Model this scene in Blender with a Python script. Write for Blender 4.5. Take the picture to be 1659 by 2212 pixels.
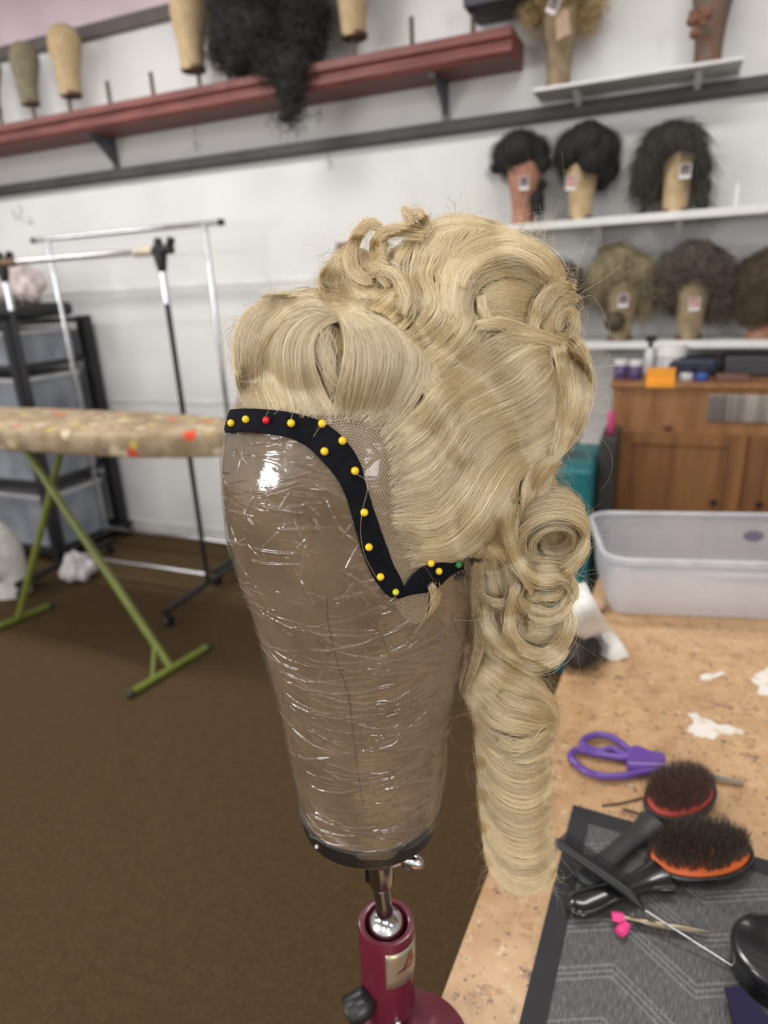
import bpy, bmesh, math, random
import numpy as np
from mathutils import Vector, Matrix
from mathutils.bvhtree import BVHTree

random.seed(7)
rng = np.random.default_rng(7)
SC = bpy.context.scene
COL = SC.collection
for o in list(bpy.data.objects):
    bpy.data.objects.remove(o)

# ------------------------------------------------------------------ camera
FPX = 1418.0
CX, CY = 829.5, 1106.0
CAMZ = 1.51
DOWN = np.array([200.0, 4100.0, FPX]); DOWN /= np.linalg.norm(DOWN)
LEFT = np.array([-3470.0, -321.0, FPX]); LEFT -= DOWN * LEFT.dot(DOWN); LEFT /= np.linalg.norm(LEFT)
AX = -LEFT                      # world +X, in camera axes (right, down, forward)
AZ = -DOWN                      # world +Z
AY = np.cross(AZ, AX)
if AY[2] < 0: AY = -AY
W2C = np.array([AX, AY, AZ])    # row i: world axis i in camera axes
CAM = np.array([0.0, 0.0, CAMZ])

def rays(px, py):
    px = np.asarray(px, float); py = np.asarray(py, float)
    r = np.stack([(px - CX) / FPX, (py - CY) / FPX, np.ones_like(px)], -1)
    return r @ W2C.T            # world direction with unit depth along the view axis

cam = bpy.data.cameras.new('camera')
camo = bpy.data.objects.new('camera', cam)
COL.objects.link(camo)
right = W2C @ np.array([1, 0, 0]); up = W2C @ np.array([0, -1, 0]); back = W2C @ np.array([0, 0, -1])
M = Matrix(((right[0], up[0], back[0], 0), (right[1], up[1], back[1], 0), (right[2], up[2], back[2], CAMZ), (0, 0, 0, 1)))
camo.matrix_world = M
cam.sensor_fit = 'VERTICAL'; cam.sensor_height = 36.0; cam.sensor_width = 27.0
cam.lens = 36.0 * FPX / 2212.0
cam.clip_start = 0.02; cam.clip_end = 50
cam.dof.use_dof = True
cam.dof.focus_distance = 0.43
cam.dof.aperture_fstop = 5.2
SC.camera = camo

# ------------------------------------------------------------------ world, exposure, lamps
SC.view_settings.view_transform = 'Standard'
SC.view_settings.look = 'None'
SC.view_settings.exposure = -0.14
SC.view_settings.gamma = 1.0
SC.view_settings.use_curve_mapping = False
SC.cycles.max_bounces = 7
SC.cycles.diffuse_bounces = 3
SC.cycles.glossy_bounces = 3
SC.cycles.transparent_max_bounces = 12
SC.cycles.sample_clamp_indirect = 4
world = bpy.data.worlds.new('world'); SC.world = world
world.use_nodes = True
world.node_tree.nodes['Background'].inputs[0].default_value = (0.85, 0.9, 1.0, 1)
world.node_tree.nodes['Background'].inputs[1].default_value = 0.1

CEIL = 3.3
WALLY = 3.2
def area(name, loc, sx, sy, power, color=(1, 0.995, 0.965)):
    l = bpy.data.lights.new(name, 'AREA'); l.shape = 'RECTANGLE'
    l.size = sx; l.size_y = sy; l.energy = power; l.color = color
    o = bpy.data.objects.new(name, l); COL.objects.link(o)
    o.location = loc
    return o
# rows of ceiling strip lights, running back over the room behind the camera
for x, px_ in ((-4.6, 1.0), (-2.3, 1.15), (0.0, 0.95), (2.3, 0.6)):
    for y, py_ in ((1.75, 1.3), (-0.6, 0.75), (-2.9, 1.0), (-5.2, 1.3)):
        k = {(0.0, 1.75): 0.72, (2.3, 1.75): 0.35}.get((x, y), 1.0)
        area('ceiling_lamp', (x, y, CEIL - 0.06), 1.2, 0.28, 27 * px_ * py_ * k)

# two unseen side-wall lights, added for front light and highlights on the film
def added_light(x, y0, y1, z0, z1, power, sgn):
    o = area('window_daylight', (x, (y0 + y1) / 2, (z0 + z1) / 2), z1 - z0, y1 - y0, power, (0.95, 0.98, 1.0))
    o.rotation_euler = (0, math.pi / 2 * sgn, 0)
added_light(-6.44, -6.3, -3.6, 0.95, 2.35, 190, -1)
added_light(3.54, -5.4, -3.4, 0.95, 2.25, 150, 1)

# ------------------------------------------------------------------ helpers
def lin(c):
    def f(v):
        v /= 255.0
        return v / 12.92 if v <= 0.04045 else ((v + 0.055) / 1.055) ** 2.4
    return (f(c[0]), f(c[1]), f(c[2]), 1)

def mat(name, col, rough=0.6, metal=0.0, spec=0.5, col2=None, scale=20.0, detail=3.0, lo=0.35, hi=0.65,
        bump=0.0, bscale=None, coat=0.0, alpha=1.0, trans=0.0, stretch=None, sheen=0.0):
    m = bpy.data.materials.new(name); m.use_nodes = True
    nt = m.node_tree; b = nt.nodes['Principled BSDF']
    b.inputs['Base Color'].default_value = lin(col)
    b.inputs['Roughness'].default_value = rough
    b.inputs['Metallic'].default_value = metal
    b.inputs['Specular IOR Level'].default_value = spec
    b.inputs['Coat Weight'].default_value = coat
    b.inputs['Alpha'].default_value = alpha
    b.inputs['Transmission Weight'].default_value = trans
    b.inputs['Sheen Weight'].default_value = sheen
    tc = nt.nodes.new('ShaderNodeTexCoord')
    mp = nt.nodes.new('ShaderNodeMapping'); nt.links.new(tc.outputs['Object'], mp.inputs[0])
    if stretch: mp.inputs['Scale'].default_value = stretch
    if col2 is None:
        col2 = tuple(max(0, v * 0.92) for v in col)
    n = nt.nodes.new('ShaderNodeTexNoise'); n.inputs['Scale'].default_value = scale; n.inputs['Detail'].default_value = detail
    nt.links.new(mp.outputs[0], n.inputs['Vector'])
    r = nt.nodes.new('ShaderNodeValToRGB')
    r.color_ramp.elements[0].position = lo; r.color_ramp.elements[1].position = hi
    r.color_ramp.elements[0].color = lin(col); r.color_ramp.elements[1].color = lin(col2)
    nt.links.new(n.outputs['Fac'], r.inputs[0]); nt.links.new(r.outputs[0], b.inputs['Base Color'])
    if bump:
        n2 = nt.nodes.new('ShaderNodeTexNoise'); n2.inputs['Scale'].default_value = bscale or scale * 4; n2.inputs['Detail'].default_value = 4
        nt.links.new(mp.outputs[0], n2.inputs['Vector'])
        bp = nt.nodes.new('ShaderNodeBump'); bp.inputs['Strength'].default_value = bump; bp.inputs['Distance'].default_value = 0.002
        nt.links.new(n2.outputs['Fac'], bp.inputs['Height']); nt.links.new(bp.outputs[0], b.inputs['Normal'])
    return m

def wloc(o):
    v = np.zeros(3)
    while o is not None:
        v += np.array(o.location); o = o.parent
    return v

def tag(o, label=None, cat=None, group=None, kind=None):
    if label: o['label'] = label
    if cat: o['category'] = cat
    if group: o['group'] = group
    if kind: o['kind'] = kind
    return o

def thing(name, loc, label, cat, group=None):
    o = bpy.data.objects.new(name, None); COL.objects.link(o)
    o.location = tuple(loc); o.empty_display_size = 0.05
    return tag(o, label, cat, group)

class MB:
    """collects geometry in world coordinates, then links it as ONE mesh object"""
    def __init__(s): s.v = []; s.f = []
    def add(s, v, f):
        k = sum(len(a) for a in s.v)
        s.v.append(np.asarray(v, float).reshape(-1, 3)); s.f += [tuple(i + k for i in q) for q in f]; return s
    def box(s, a, b, rot=None, piv=None):
        a = np.array(a, float); b = np.array(b, float)
        v = np.array([[x, y, z] for z in (a[2], b[2]) for y in (a[1], b[1]) for x in (a[0], b[0])])
        if rot is not None:
            c = (a + b) / 2 if piv is None else np.array(piv); v = (v - c) @ np.array(rot).T + c
        return s.add(v, [(0, 2, 3, 1), (4, 5, 7, 6), (0, 1, 5, 4), (2, 6, 7, 3), (0, 4, 6, 2), (1, 3, 7, 5)])
    def tube(s, pts, r, n=12, closed=False, flat=None, cap=True, up=None):
        P = np.array(pts, float); K = len(P)
        R = np.broadcast_to(np.asarray(r, float), (K,)) if np.ndim(r) < 2 else None
        T = np.gradient(P, axis=0) if not closed else (np.roll(P, -1, 0) - np.roll(P, 1, 0))
        T /= np.linalg.norm(T, axis=1)[:, None] + 1e-12
        u = np.array([0, 0, 1.0]) if up is None else np.array(up, float)
        if up is None and abs(T[0].dot(u)) > 0.9: u = np.array([0, 1.0, 0])
        V = []
        for i in range(K):
            if up is not None or i == 0 : a = np.cross(T[i], u)
            else: a = a - T[i] * a.dot(T[i])
            a = a / (np.linalg.norm(a) + 1e-12); b = np.cross(a, T[i])
            ang = np.arange(n) * 2 * np.pi / n
            fl = 1.0 if flat is None else flat
            V.append(P[i] + R[i] * (np.cos(ang)[:, None] * a + fl * np.sin(ang)[:, None] * b))
        V = np.concatenate(V); F = []
        for i in range(K if closed else K - 1):
            j = (i + 1) % K
            for q in range(n):
                F.append((i * n + q, i * n + (q + 1) % n, j * n + (q + 1) % n, j * n + q))
        if cap and not closed:
            F.append(tuple(range(n))[::-1]); F.append(tuple((K - 1) * n + q for q in range(n)))
        return s.add(V, F)
    def rod(s, a, b, r, n=12): return s.tube([a, b], r, n)
    def lathe(s, prof, c, n=32, axis=None, sx=1, sy=1):
        """prof: (radius, height) list about the +Z (or given) axis at c"""
        ax = np.array([0, 0, 1.0]) if axis is None else np.array(axis, float) / np.linalg.norm(axis)
        h = np.array([1.0, 0, 0]) if abs(ax[0]) < 0.9 else np.array([0, 1.0, 0])
        if axis is None: e1 = np.array([1.0, 0, 0]); e2 = np.array([0, 1.0, 0])
        else:
            e1 = np.cross(ax, h); e1 /= np.linalg.norm(e1); e2 = np.cross(ax, e1)
        ang = np.arange(n) * 2 * np.pi / n
        V = np.concatenate([np.array(c) + ax * z + r * (sx * np.cos(ang)[:, None] * e1 + sy * np.sin(ang)[:, None] * e2) for r, z in prof])
        F = [(i * n + q, i * n + (q + 1) % n, (i + 1) * n + (q + 1) % n, (i + 1) * n + q) for i in range(len(prof) - 1) for q in range(n)]
        F.append(tuple(range(n))[::-1]); F.append(tuple((len(prof) - 1) * n + q for q in range(n)))
        return s.add(V, F)
    def ball(s, c, r, n=20, m=12):
        r = np.broadcast_to(np.asarray(r, float), (3,))
        prof = [(max(1e-5, math.sin(math.pi * i / m)), -math.cos(math.pi * i / m)) for i in range(m + 1)]
        t = MB().lathe(prof, (0, 0, 0), n)
        return s.add(t.v[0] * r + np.array(c), t.f)
    def prism(s, poly, z0, z1):
        """polygon of world (x,y) extruded in z"""
        n = len(poly)
        v = [(p[0], p[1], z0) for p in poly] + [(p[0], p[1], z1) for p in poly]
        f = [tuple(range(n))[::-1], tuple(range(n, 2 * n))] + [(i, (i + 1) % n, n + (i + 1) % n, n + i) for i in range(n)]
        return s.add(v, f)
    def extrude(s, poly3, d):
        """3-D polygon extruded by vector d"""
        P = np.array(poly3, float); n = len(P)
        return s.add(np.concatenate([P, P + np.array(d)]), [tuple(range(n))[::-1], tuple(range(n, 2 * n))] + [(i, (i + 1) % n, n + (i + 1) % n, n + i) for i in range(n)])
    def build(s, name, m, parent=None, smooth=True, bevel=0.0, label=None, sub=0, angle=40):
        V = np.concatenate(s.v)
        if parent is not None: o0 = wloc(parent)
        else: o0 = np.array([(V[:, 0].min() + V[:, 0].max()) / 2, (V[:, 1].min() + V[:, 1].max()) / 2, V[:, 2].min()])
        me = bpy.data.meshes.new(name); me.from_pydata((V - o0).tolist(), [], s.f); me.update()
        bm = bmesh.new(); bm.from_mesh(me); bmesh.ops.recalc_face_normals(bm, faces=bm.faces); bm.to_mesh(me); bm.free()
        me.materials.append(m)
        if smooth:
            me.shade_smooth()
            me.set_sharp_from_angle(angle=math.radians(angle))
        o = bpy.data.objects.new(name, me); COL.objects.link(o)
        if parent is not None: o.parent = parent
        else: o.location = tuple(o0)
        if bevel:
            b = o.modifiers.new('bevel', 'BEVEL'); b.width = bevel; b.segments = 2; b.limit_method = 'ANGLE'
        if sub:
            b = o.modifiers.new('sub', 'SUBSURF'); b.levels = sub; b.render_levels = sub
        if label: o['label'] = label
        return o

def grid_mesh(name, V, m, parent=None, closed_u=False, smooth=True):
    c = V.reshape(-1, 3).mean(0); i = V.shape[0] // 2; j = V.shape[1] // 2
    if i + 1 < V.shape[0] and j + 1 < V.shape[1]:
        nn = np.cross(V[i, j + 1] - V[i, j], V[i + 1, j] - V[i, j]); ref = (V[i, j] - V[i].mean(0)) if closed_u else (np.array([0, 0, CAMZ]) - V[i, j])
        if nn @ ref < 0: V = V[:, ::-1]
    V = np.ascontiguousarray(V)
    """V: rows x cols x 3"""
    R, Cc = V.shape[:2]
    idx = np.arange(R * Cc).reshape(R, Cc)
    if closed_u: idx = np.concatenate([idx, idx[:, :1]], 1)
    F = np.stack([idx[:-1, :-1], idx[:-1, 1:], idx[1:, 1:], idx[1:, :-1]], -1).reshape(-1, 4)
    o0 = wloc(parent) if parent is not None else np.array([V[..., 0].mean(), V[..., 1].mean(), V[..., 2].min()])
    me = bpy.data.meshes.new(name)
    me.vertices.add(R * Cc); me.vertices.foreach_set('co', (V.reshape(-1, 3) - o0).astype(np.float32).ravel())
    me.loops.add(F.size); me.loops.foreach_set('vertex_index', F.astype(np.int32).ravel())
    me.polygons.add(len(F)); me.polygons.foreach_set('loop_start', np.arange(0, F.size, 4, dtype=np.int32))
    me.update(calc_edges=True); me.validate()
    if smooth: me.shade_smooth()
    me.materials.append(m)
    o = bpy.data.objects.new(name, me); COL.objects.link(o)
    if parent is not None: o.parent = parent
    else: o.location = tuple(o0)
    return o

def onY(px, py, Y): r = rays(px, py); return CAM + r * (Y / r[1])
def onZ(px, py, z): r = rays(px, py); return CAM + r * ((z - CAMZ) / r[2])
def atT(px, py, t): return CAM + rays(px, py) * t
def crom(P, m):
    """Catmull-Rom through control points (K x D), m samples"""
    P = np.asarray(P, float); K = len(P); t = np.linspace(0, K - 1, m)
    return crom_at(P, t)
def crom_at(P, t):
    K = len(P); i = np.clip(np.floor(t).astype(int), 0, K - 2); f = (t - i)
    f = f.reshape(f.shape + (1,) * (P.ndim - 1))
    g = lambda j: P[np.clip(j, 0, K - 1)]
    p0, p1, p2, p3 = g(i - 1), g(i), g(i + 1), g(i + 2)
    p0 = np.where((i == 0).reshape(f.shape), 2 * p1 - p2, p0); p3 = np.where((i == K - 2).reshape(f.shape), 2 * p2 - p1, p3)
    return 0.5 * (2 * p1 + (p2 - p0) * f + (2 * p0 - 5 * p1 + 4 * p2 - p3) * f ** 2 + (3 * p1 - p0 - 3 * p2 + p3) * f ** 3)

def hair_curves(name, P, rad, m, parent=None, tone=None):
    """P: N x K x 3 world, rad: N x K"""
    N, K = P.shape[:2]
    o0 = wloc(parent) if parent is not None else np.array([P[..., 0].mean(), P[..., 1].mean(), P[..., 2].min()])
    cu = bpy.data.hair_curves.new(name)
    cu.add_curves([K] * N)
    cu.attributes['position'].data.foreach_set('vector', (P.reshape(-1, 3) - o0).astype(np.float32).ravel())
    a = cu.attributes.get('radius') or cu.attributes.new('radius', 'FLOAT', 'POINT')
    a.data.foreach_set('value', rad.astype(np.float32).ravel())
    if tone is not None:
        a = cu.attributes.new('tone', 'FLOAT', 'CURVE'); a.data.foreach_set('value', tone.astype(np.float32))
    cu.materials.append(m)
    o = bpy.data.objects.new(name, cu); COL.objects.link(o)
    if parent is not None: o.parent = parent
    else: o.location = tuple(o0)
    return o

def hair_mat(name, c1, c2, c3, rough=0.32, spec=0.35, tone=False):
    m = bpy.data.materials.new(name); m.use_nodes = True; nt = m.node_tree
    for n in list(nt.nodes): nt.nodes.remove(n)
    out = nt.nodes.new('ShaderNodeOutputMaterial')
    hi = nt.nodes.new('ShaderNodeHairInfo')
    r = nt.nodes.new('ShaderNodeValToRGB'); cr = r.color_ramp
    cr.elements[0].color = lin(c1); cr.elements[1].color = lin(c3); e = cr.elements.new(0.5); e.color = lin(c2)
    if tone:
        at = nt.nodes.new('ShaderNodeAttribute'); at.attribute_name = 'tone'; nt.links.new(at.outputs['Fac'], r.inputs[0])
    else: nt.links.new(hi.outputs['Random'], r.inputs[0])
    d = nt.nodes.new('ShaderNodeBsdfDiffuse'); nt.links.new(r.outputs[0], d.inputs[0])
    h = nt.nodes.new('ShaderNodeBsdfHair'); h.component = 'Reflection'
    h.inputs['RoughnessU'].default_value = rough; h.inputs['RoughnessV'].default_value = 0.6; h.inputs['Offset'].default_value = -0.05
    h.inputs['Color'].default_value = (1.0, 0.95, 0.82, 1)
    h2 = nt.nodes.new('ShaderNodeBsdfHair'); h2.component = 'Transmission'
    h2.inputs['RoughnessU'].default_value = 0.4; h2.inputs['RoughnessV'].default_value = 0.8
    nt.links.new(r.outputs[0], h2.inputs['Color'])
    mx = nt.nodes.new('ShaderNodeMixShader'); mx.inputs[0].default_value = 0.18
    nt.links.new(d.outputs[0], mx.inputs[1]); nt.links.new(h2.outputs[0], mx.inputs[2])
    m2 = nt.nodes.new('ShaderNodeMixShader'); m2.inputs[0].default_value = spec
    nt.links.new(mx.outputs[0], m2.inputs[1]); nt.links.new(h.outputs[0], m2.inputs[2])
    nt.links.new(m2.outputs[0], out.inputs[0])
    return m

def rotz(a): c, s = math.cos(a), math.sin(a); return np.array([[c, -s, 0], [s, c, 0], [0, 0, 1.0]])

# ================================================================== SETTING
m_wall = mat('white_painted_panel', (222, 221, 219), rough=0.45, col2=(214, 213, 212), scale=3, bump=0.05, bscale=60)
def wall_material():
    nt = m_wall.node_tree; b = nt.nodes['Principled BSDF']
    tc = nt.nodes.new('ShaderNodeTexCoord'); sp = nt.nodes.new('ShaderNodeSeparateXYZ'); nt.links.new(tc.outputs['Object'], sp.inputs[0])
    a = nt.nodes.new('ShaderNodeMath'); a.operation = 'MULTIPLY'; a.inputs[1].default_value = 1 / 0.305; nt.links.new(sp.outputs[0], a.inputs[0])
    f = nt.nodes.new('ShaderNodeMath'); f.operation = 'FRACT'; nt.links.new(a.outputs[0], f.inputs[0])
    l = nt.nodes.new('ShaderNodeMath'); l.operation = 'LESS_THAN'; l.inputs[1].default_value = 0.02; nt.links.new(f.outputs[0], l.inputs[0])
    bp = nt.nodes.new('ShaderNodeBump'); bp.invert = True; bp.inputs['Strength'].default_value = 0.6; bp.inputs['Distance'].default_value = 0.004
    nt.links.new(l.outputs[0], bp.inputs['Height']); nt.links.new(bp.outputs[0], b.inputs['Normal'])
wall_material()
m_ceil = mat('ceiling_paint', (226, 212, 218), rough=0.9, scale=2)
m_carpet = mat('brown_carpet', (88, 71, 48), rough=0.95, col2=(66, 52, 34), scale=130, detail=8, lo=0.25, hi=0.75, bump=0.9, bscale=300, spec=0.1)
m_darktrim = mat('dark_rail_paint', (62, 60, 56), rough=0.45, scale=4, col2=(44, 43, 43))
m_white = mat('white_gloss_paint', (226, 225, 222), rough=0.35, scale=5)
def struct(mb, name, m, **k):
    o = mb.build(name, m, smooth=False, **k); o['kind'] = 'structure'; return o
X0, X1, Y0 = -6.5, 3.6, -6.6
struct(MB().box((X0, Y0, -0.05), (X1, WALLY, 0)), 'floor', m_carpet)
struct(MB().box((X0, Y0, CEIL), (X1, WALLY, CEIL + 0.05)), 'ceiling', m_ceil)
struct(MB().box((X0, WALLY, 0), (X1, WALLY + 0.08, 2.83)), 'wall_back', m_wall)
struct(MB().box((X0, WALLY, 2.83), (X1, WALLY + 0.08, CEIL)), 'wall_back_upper', mat('lilac_wall_paint', (226, 206, 216), rough=0.8, scale=2))
struct(MB().box((X0 - 0.08, Y0, 0), (X0, WALLY, CEIL)), 'wall_left', m_wall)
struct(MB().box((X1, Y0, 0), (X1 + 0.08, WALLY, CEIL)), 'wall_right', m_wall)
struct(MB().box((X0, Y0 - 0.08, 0), (X1, Y0, CEIL)), 'wall_front', m_wall)
struct(MB().box((X0, WALLY - 0.018, 0), (X1, WALLY, 0.09)), 'baseboard_back', m_white)
struct(MB().box((X0, WALLY - 0.03, 2.80), (X1, WALLY, 2.86)), 'trim_1', mat('crown_trim', (96, 88, 86), rough=0.6))
struct(MB().box((X0, WALLY - 0.035, 2.127), (X1, WALLY, 2.182)).box((X0, WALLY - 0.045, 2.135), (X1, WALLY - 0.035, 2.158)), 'trim_2', m_darktrim)
struct(MB().box((X0, WALLY - 0.005, 1.545), (X1, WALLY, 1.57)), 'trim_3', m_white)
struct(MB().box((X0, WALLY - 0.005, 0.885), (X1, WALLY, 0.91)), 'trim_4', m_white)

for k, (x, y0, y1, z0, z1, s) in enumerate(((X0, -6.3, -3.6, 0.95, 2.35, 1), (X1, -5.4, -3.4, 0.95, 2.25, -1))):
    w = MB()
    for yy in (y0 - 0.05, (y0 + y1) / 2 - 0.02, y1): w.box((min(x, x + s * 0.045), yy, z0 - 0.05), (max(x, x + s * 0.045), yy + 0.05, z1 + 0.05))
    for zz in (z0 - 0.05, z1): w.box((min(x, x + s * 0.045), y0, zz), (max(x, x + s * 0.045), y1, zz + 0.05))
    struct(w, 'window_%d' % (k + 1), m_white)  # unseen window frames, added to go with the two side lights
# ================================================================== BEAM WITH PEGS
m_red = mat('red_stained_wood', (132, 76, 70), rough=0.5, col2=(106, 56, 52), scale=9, detail=6, stretch=(0.6, 4, 4), bump=0.15)
m_steel = mat('grey_bracket_steel', (112, 114, 120), rough=0.4, metal=0.5)
bm_t = thing('peg_rail', (-2.8, 3.05, 2.30), 'long red-stained wooden rail with upright pegs for wig blocks', 'rail')
prof = [(3.19, 2.33), (2.97, 2.33), (2.955, 2.345), (2.955, 2.362), (2.968, 2.372), (2.968, 2.382), (2.95, 2.394), (2.95, 2.425), (3.19, 2.425)]
MB().extrude([(-5.0, y, z) for y, z in prof], (5.0 - 0.655, 0, 0)).build('rail_board', m_red, bm_t, smooth=False)
m_peg = mat('dark_peg_wood', (92, 78, 66), rough=0.6)
PEGS = [(240, 235), (333, 215), (890, 95), (1022, 70), (77, 262), (155, 250), (433, 196), (765, 122), (5, 275)]
for k, (px, py) in enumerate(PEGS):
    p = onZ(px, py, 2.425); p[1] = 3.03; p = onY(px, py, 3.03)
    MB().rod((p[0], 3.03, 2.42), (p[0], 3.03, 2.545 if k < 4 else 2.5095), 0.0105).build('peg', m_peg, bm_t)
for px in (228, 952):
    x = onY(px, 330 if px < 500 else 200, 3.12)[0]
    w = MB().box((x - 0.014, 3.175, 2.175), (x + 0.014, 3.195, 2.33)).box((x - 0.014, 3.0, 2.318), (x + 0.014, 3.19, 2.33))
    w.extrude([(x - 0.004, 3.18, 2.2), (x - 0.004, 3.03, 2.32), (x - 0.004, 3.18, 2.32)], (0.008, 0, 0)).build('bracket', m_steel, bm_t, smooth=False)

# ================================================================== WIG BLOCKS
def canvas(name, c1, c2): return mat(name, c1, rough=0.9, col2=c2, scale=26, detail=6, lo=0.35, hi=0.7, bump=0.3, bscale=420, spec=0.15)
m_cv_tan = canvas('tan_canvas', (196, 174, 138), (178, 154, 118))
m_cv_grey = canvas('grey_green_canvas', (146, 138, 116), (124, 116, 98))
m_cv_pink = canvas('terracotta_canvas', (176, 132, 112), (160, 114, 96))
m_cv_old = canvas('stained_canvas', (158, 142, 116), (130, 112, 88))
m_cv_dark = canvas('dark_grey_canvas', (112, 106, 100), (128, 92, 74))
BPROF = [(0.052, 0), (0.0535, 0.006), (0.055, 0.06), (0.062, 0.13), (0.075, 0.19), (0.083, 0.235), (0.082, 0.27), (0.074, 0.30), (0.058, 0.325), (0.034, 0.341), (0.012, 0.347), (0.001, 0.348)]
def block(base, h, w, m, label, rot=0.0, lean=0.03, group=None, rim=None):
    """canvas wig block: narrow neck, swelling to an egg-shaped head"""
    t = thing('wig_block', base, label, 'wig block', group)
    s = h / 0.348; k = w / 0.166
    pr = crom(np.array(BPROF), 34)
    ang = np.arange(40) * 2 * np.pi / 40
    V = []
    for r, z in pr:
        off = lean * (z / 0.348) ** 2
        x = r * k * np.cos(ang) * 0.93; y = r * k * np.sin(ang) * 1.06 + off
        c, sn = math.cos(rot), math.sin(rot)
        V.append(np.stack([base[0] + c * x - sn * y, base[1] + sn * x + c * y, np.full(40, base[2] + z * s)], -1))
    grid_mesh('block_body', np.array(V), m, t, closed_u=True)
    MB().lathe([(0.051 * k, -0.001), (0.0555 * k, 0.002), (0.0555 * k, 0.016), (0.051 * k, 0.018)], base, 32).build('base_rim', rim or mat('rim_leather', (92, 66, 50), rough=0.7), t)
    return t
def on3(px, py, Y): return onY(px, py, Y)
m_rim = mat('block_rim_brown', (96, 74, 58), rough=0.7)
B = [(65, 220, 0.30, 0.145, m_cv_grey, 'small grey-green canvas block with rounded head on a peg of the red rail'),
     (155, 213, 0.33, 0.165, m_cv_tan, 'tall pale tan canvas block on a peg, right of the grey-green one'),
     (418, 150, 0.345, 0.175, m_cv_tan, 'tan canvas block on a peg just left of the long black wig'),
     (765, 80, 0.345, 0.175, m_cv_tan, 'tan canvas block on a peg to the right of the long black wig'),
     (-14, 255, 0.30, 0.15, m_cv_old, 'brownish canvas block cut off by the left edge of the picture')]
for px, py, h, w, m, lb in B:
    p = onY(px, py, 3.03); p[1] = 3.03; p[2] = 2.51
    block(p, h, w, m, lb, rim=m_rim)

# small hanging hooks and pencil-like marks
m_wire = mat('dark_wire', (70, 68, 66), rough=0.5, metal=0.4)
def hook(p0, p1, label):
    a = onY(*p0, 3.185); b = onY(*p1, 3.17); b[0] = b[0]
    c = [b + np.array([0.014 * math.cos(q), 0, 0.014 * math.sin(q) - 0.012]) for q in np.linspace(1.6, -3.0, 12)]
    w = MB().tube(np.array([a, (a + b) / 2 + np.array([0.002, 0, 0]), b] + c), 0.0016, 6).ball(b + np.array([0, 0, 0.004]), 0.006, 8, 6)
    o = w.build('wire_hook', m_wire); tag(o, label, 'hook')
hook((418, 250), (422, 312), 'thin wire hook hanging under the red rail left of the black wig')
hook((690, 195), (690, 248), 'thin wire hook hanging beside the tail of the black wig')
hook((705, 318), (712, 352), 'thin wire hook hanging on the white wall under the dark rail')
w = MB()
for pts in ([(38, 440), (48, 455), (40, 470), (56, 478)], [(60, 466), (68, 476), (62, 484), (72, 482)], [(26, 452), (36, 476)]):
    w.tube(np.array([onY(a, b, 3.197) for a, b in pts]), 0.002, 5)
tag(w.build('pencil_scribble', mat('graphite', (120, 118, 118))), 'small grey scribbled letters on the white wall at the left', 'mark')
p = onY(744, 540, 3.18); o = MB().box(p - [0.04, 0.015, 0.045], p + [0.04, 0.019, 0.035]).build('wall_block', mat('brown_wood_block', (128, 96, 78)), smooth=False, bevel=0.003)
tag(o, 'small brown wooden block on the wall just left of the blonde wig', 'block')

# ================================================================== SHELVES
def shelf(x0, x1, y0, z, th, label, brs, arm=0.12, lip=0.0):
    t = thing('wall_shelf', ((x0 + x1) / 2, 3.19, z - th), label, 'shelf')
    MB().box((x0, y0, z - th), (x1, 3.198, z)).build('shelf_board', m_white, t, smooth=False, bevel=0.003)
    for x in brs:
        MB().box((x - 0.016, 3.17, z - th - arm), (x + 0.016, 3.198, z - th)).extrude([(x - 0.012, 3.18, z - th - arm), (x - 0.012, y0 + 0.05, z - th - 0.001), (x - 0.012, 3.18, z - th - 0.001)], (0.024, 0, 0)).build('bracket', m_white, t, smooth=False)
    return t
shelf(onY(1150, 188, 3.0)[0], onY(1610, 103, 3.0)[0], 3.0, 2.215, 0.014, 'small white upper shelf holding two wig blocks above the dark rail', [-0.42, 0.02], arm=0.045)
shelf(-0.72, 1.6, 2.93, 1.722, 0.03, 'long white middle shelf carrying three dark wigs', [-0.30, 0.0, 0.45], arm=0.13)
shelf(-0.50, 1.6, 2.93, 1.244, 0.028, 'long white lower shelf carrying curly wigs above the wooden cabinet', [-0.25, 0.5], arm=0.05)
x = onY(1590, 430, 2.98)[0]
tag(MB().box((x - 0.008, 2.96, 1.722), (x + 0.008, 3.0, 1.80)).build('shelf_bracket', m_white, smooth=False, bevel=0.002), 'small white upright stop on the middle shelf right of the third dark wig', 'bracket')
p = onY(1078, -6, 2.97)
tag(MB().box((p[0] - 0.14, 2.96, p[2] - 0.012), (p[0] + 0.12, 3.19, p[2] + 0.03)).build('dark_board', mat('dark_slate_board', (70, 70, 78)), smooth=False, bevel=0.004), 'dark board edge at the top of the picture right of the rail pegs', 'board')

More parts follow.
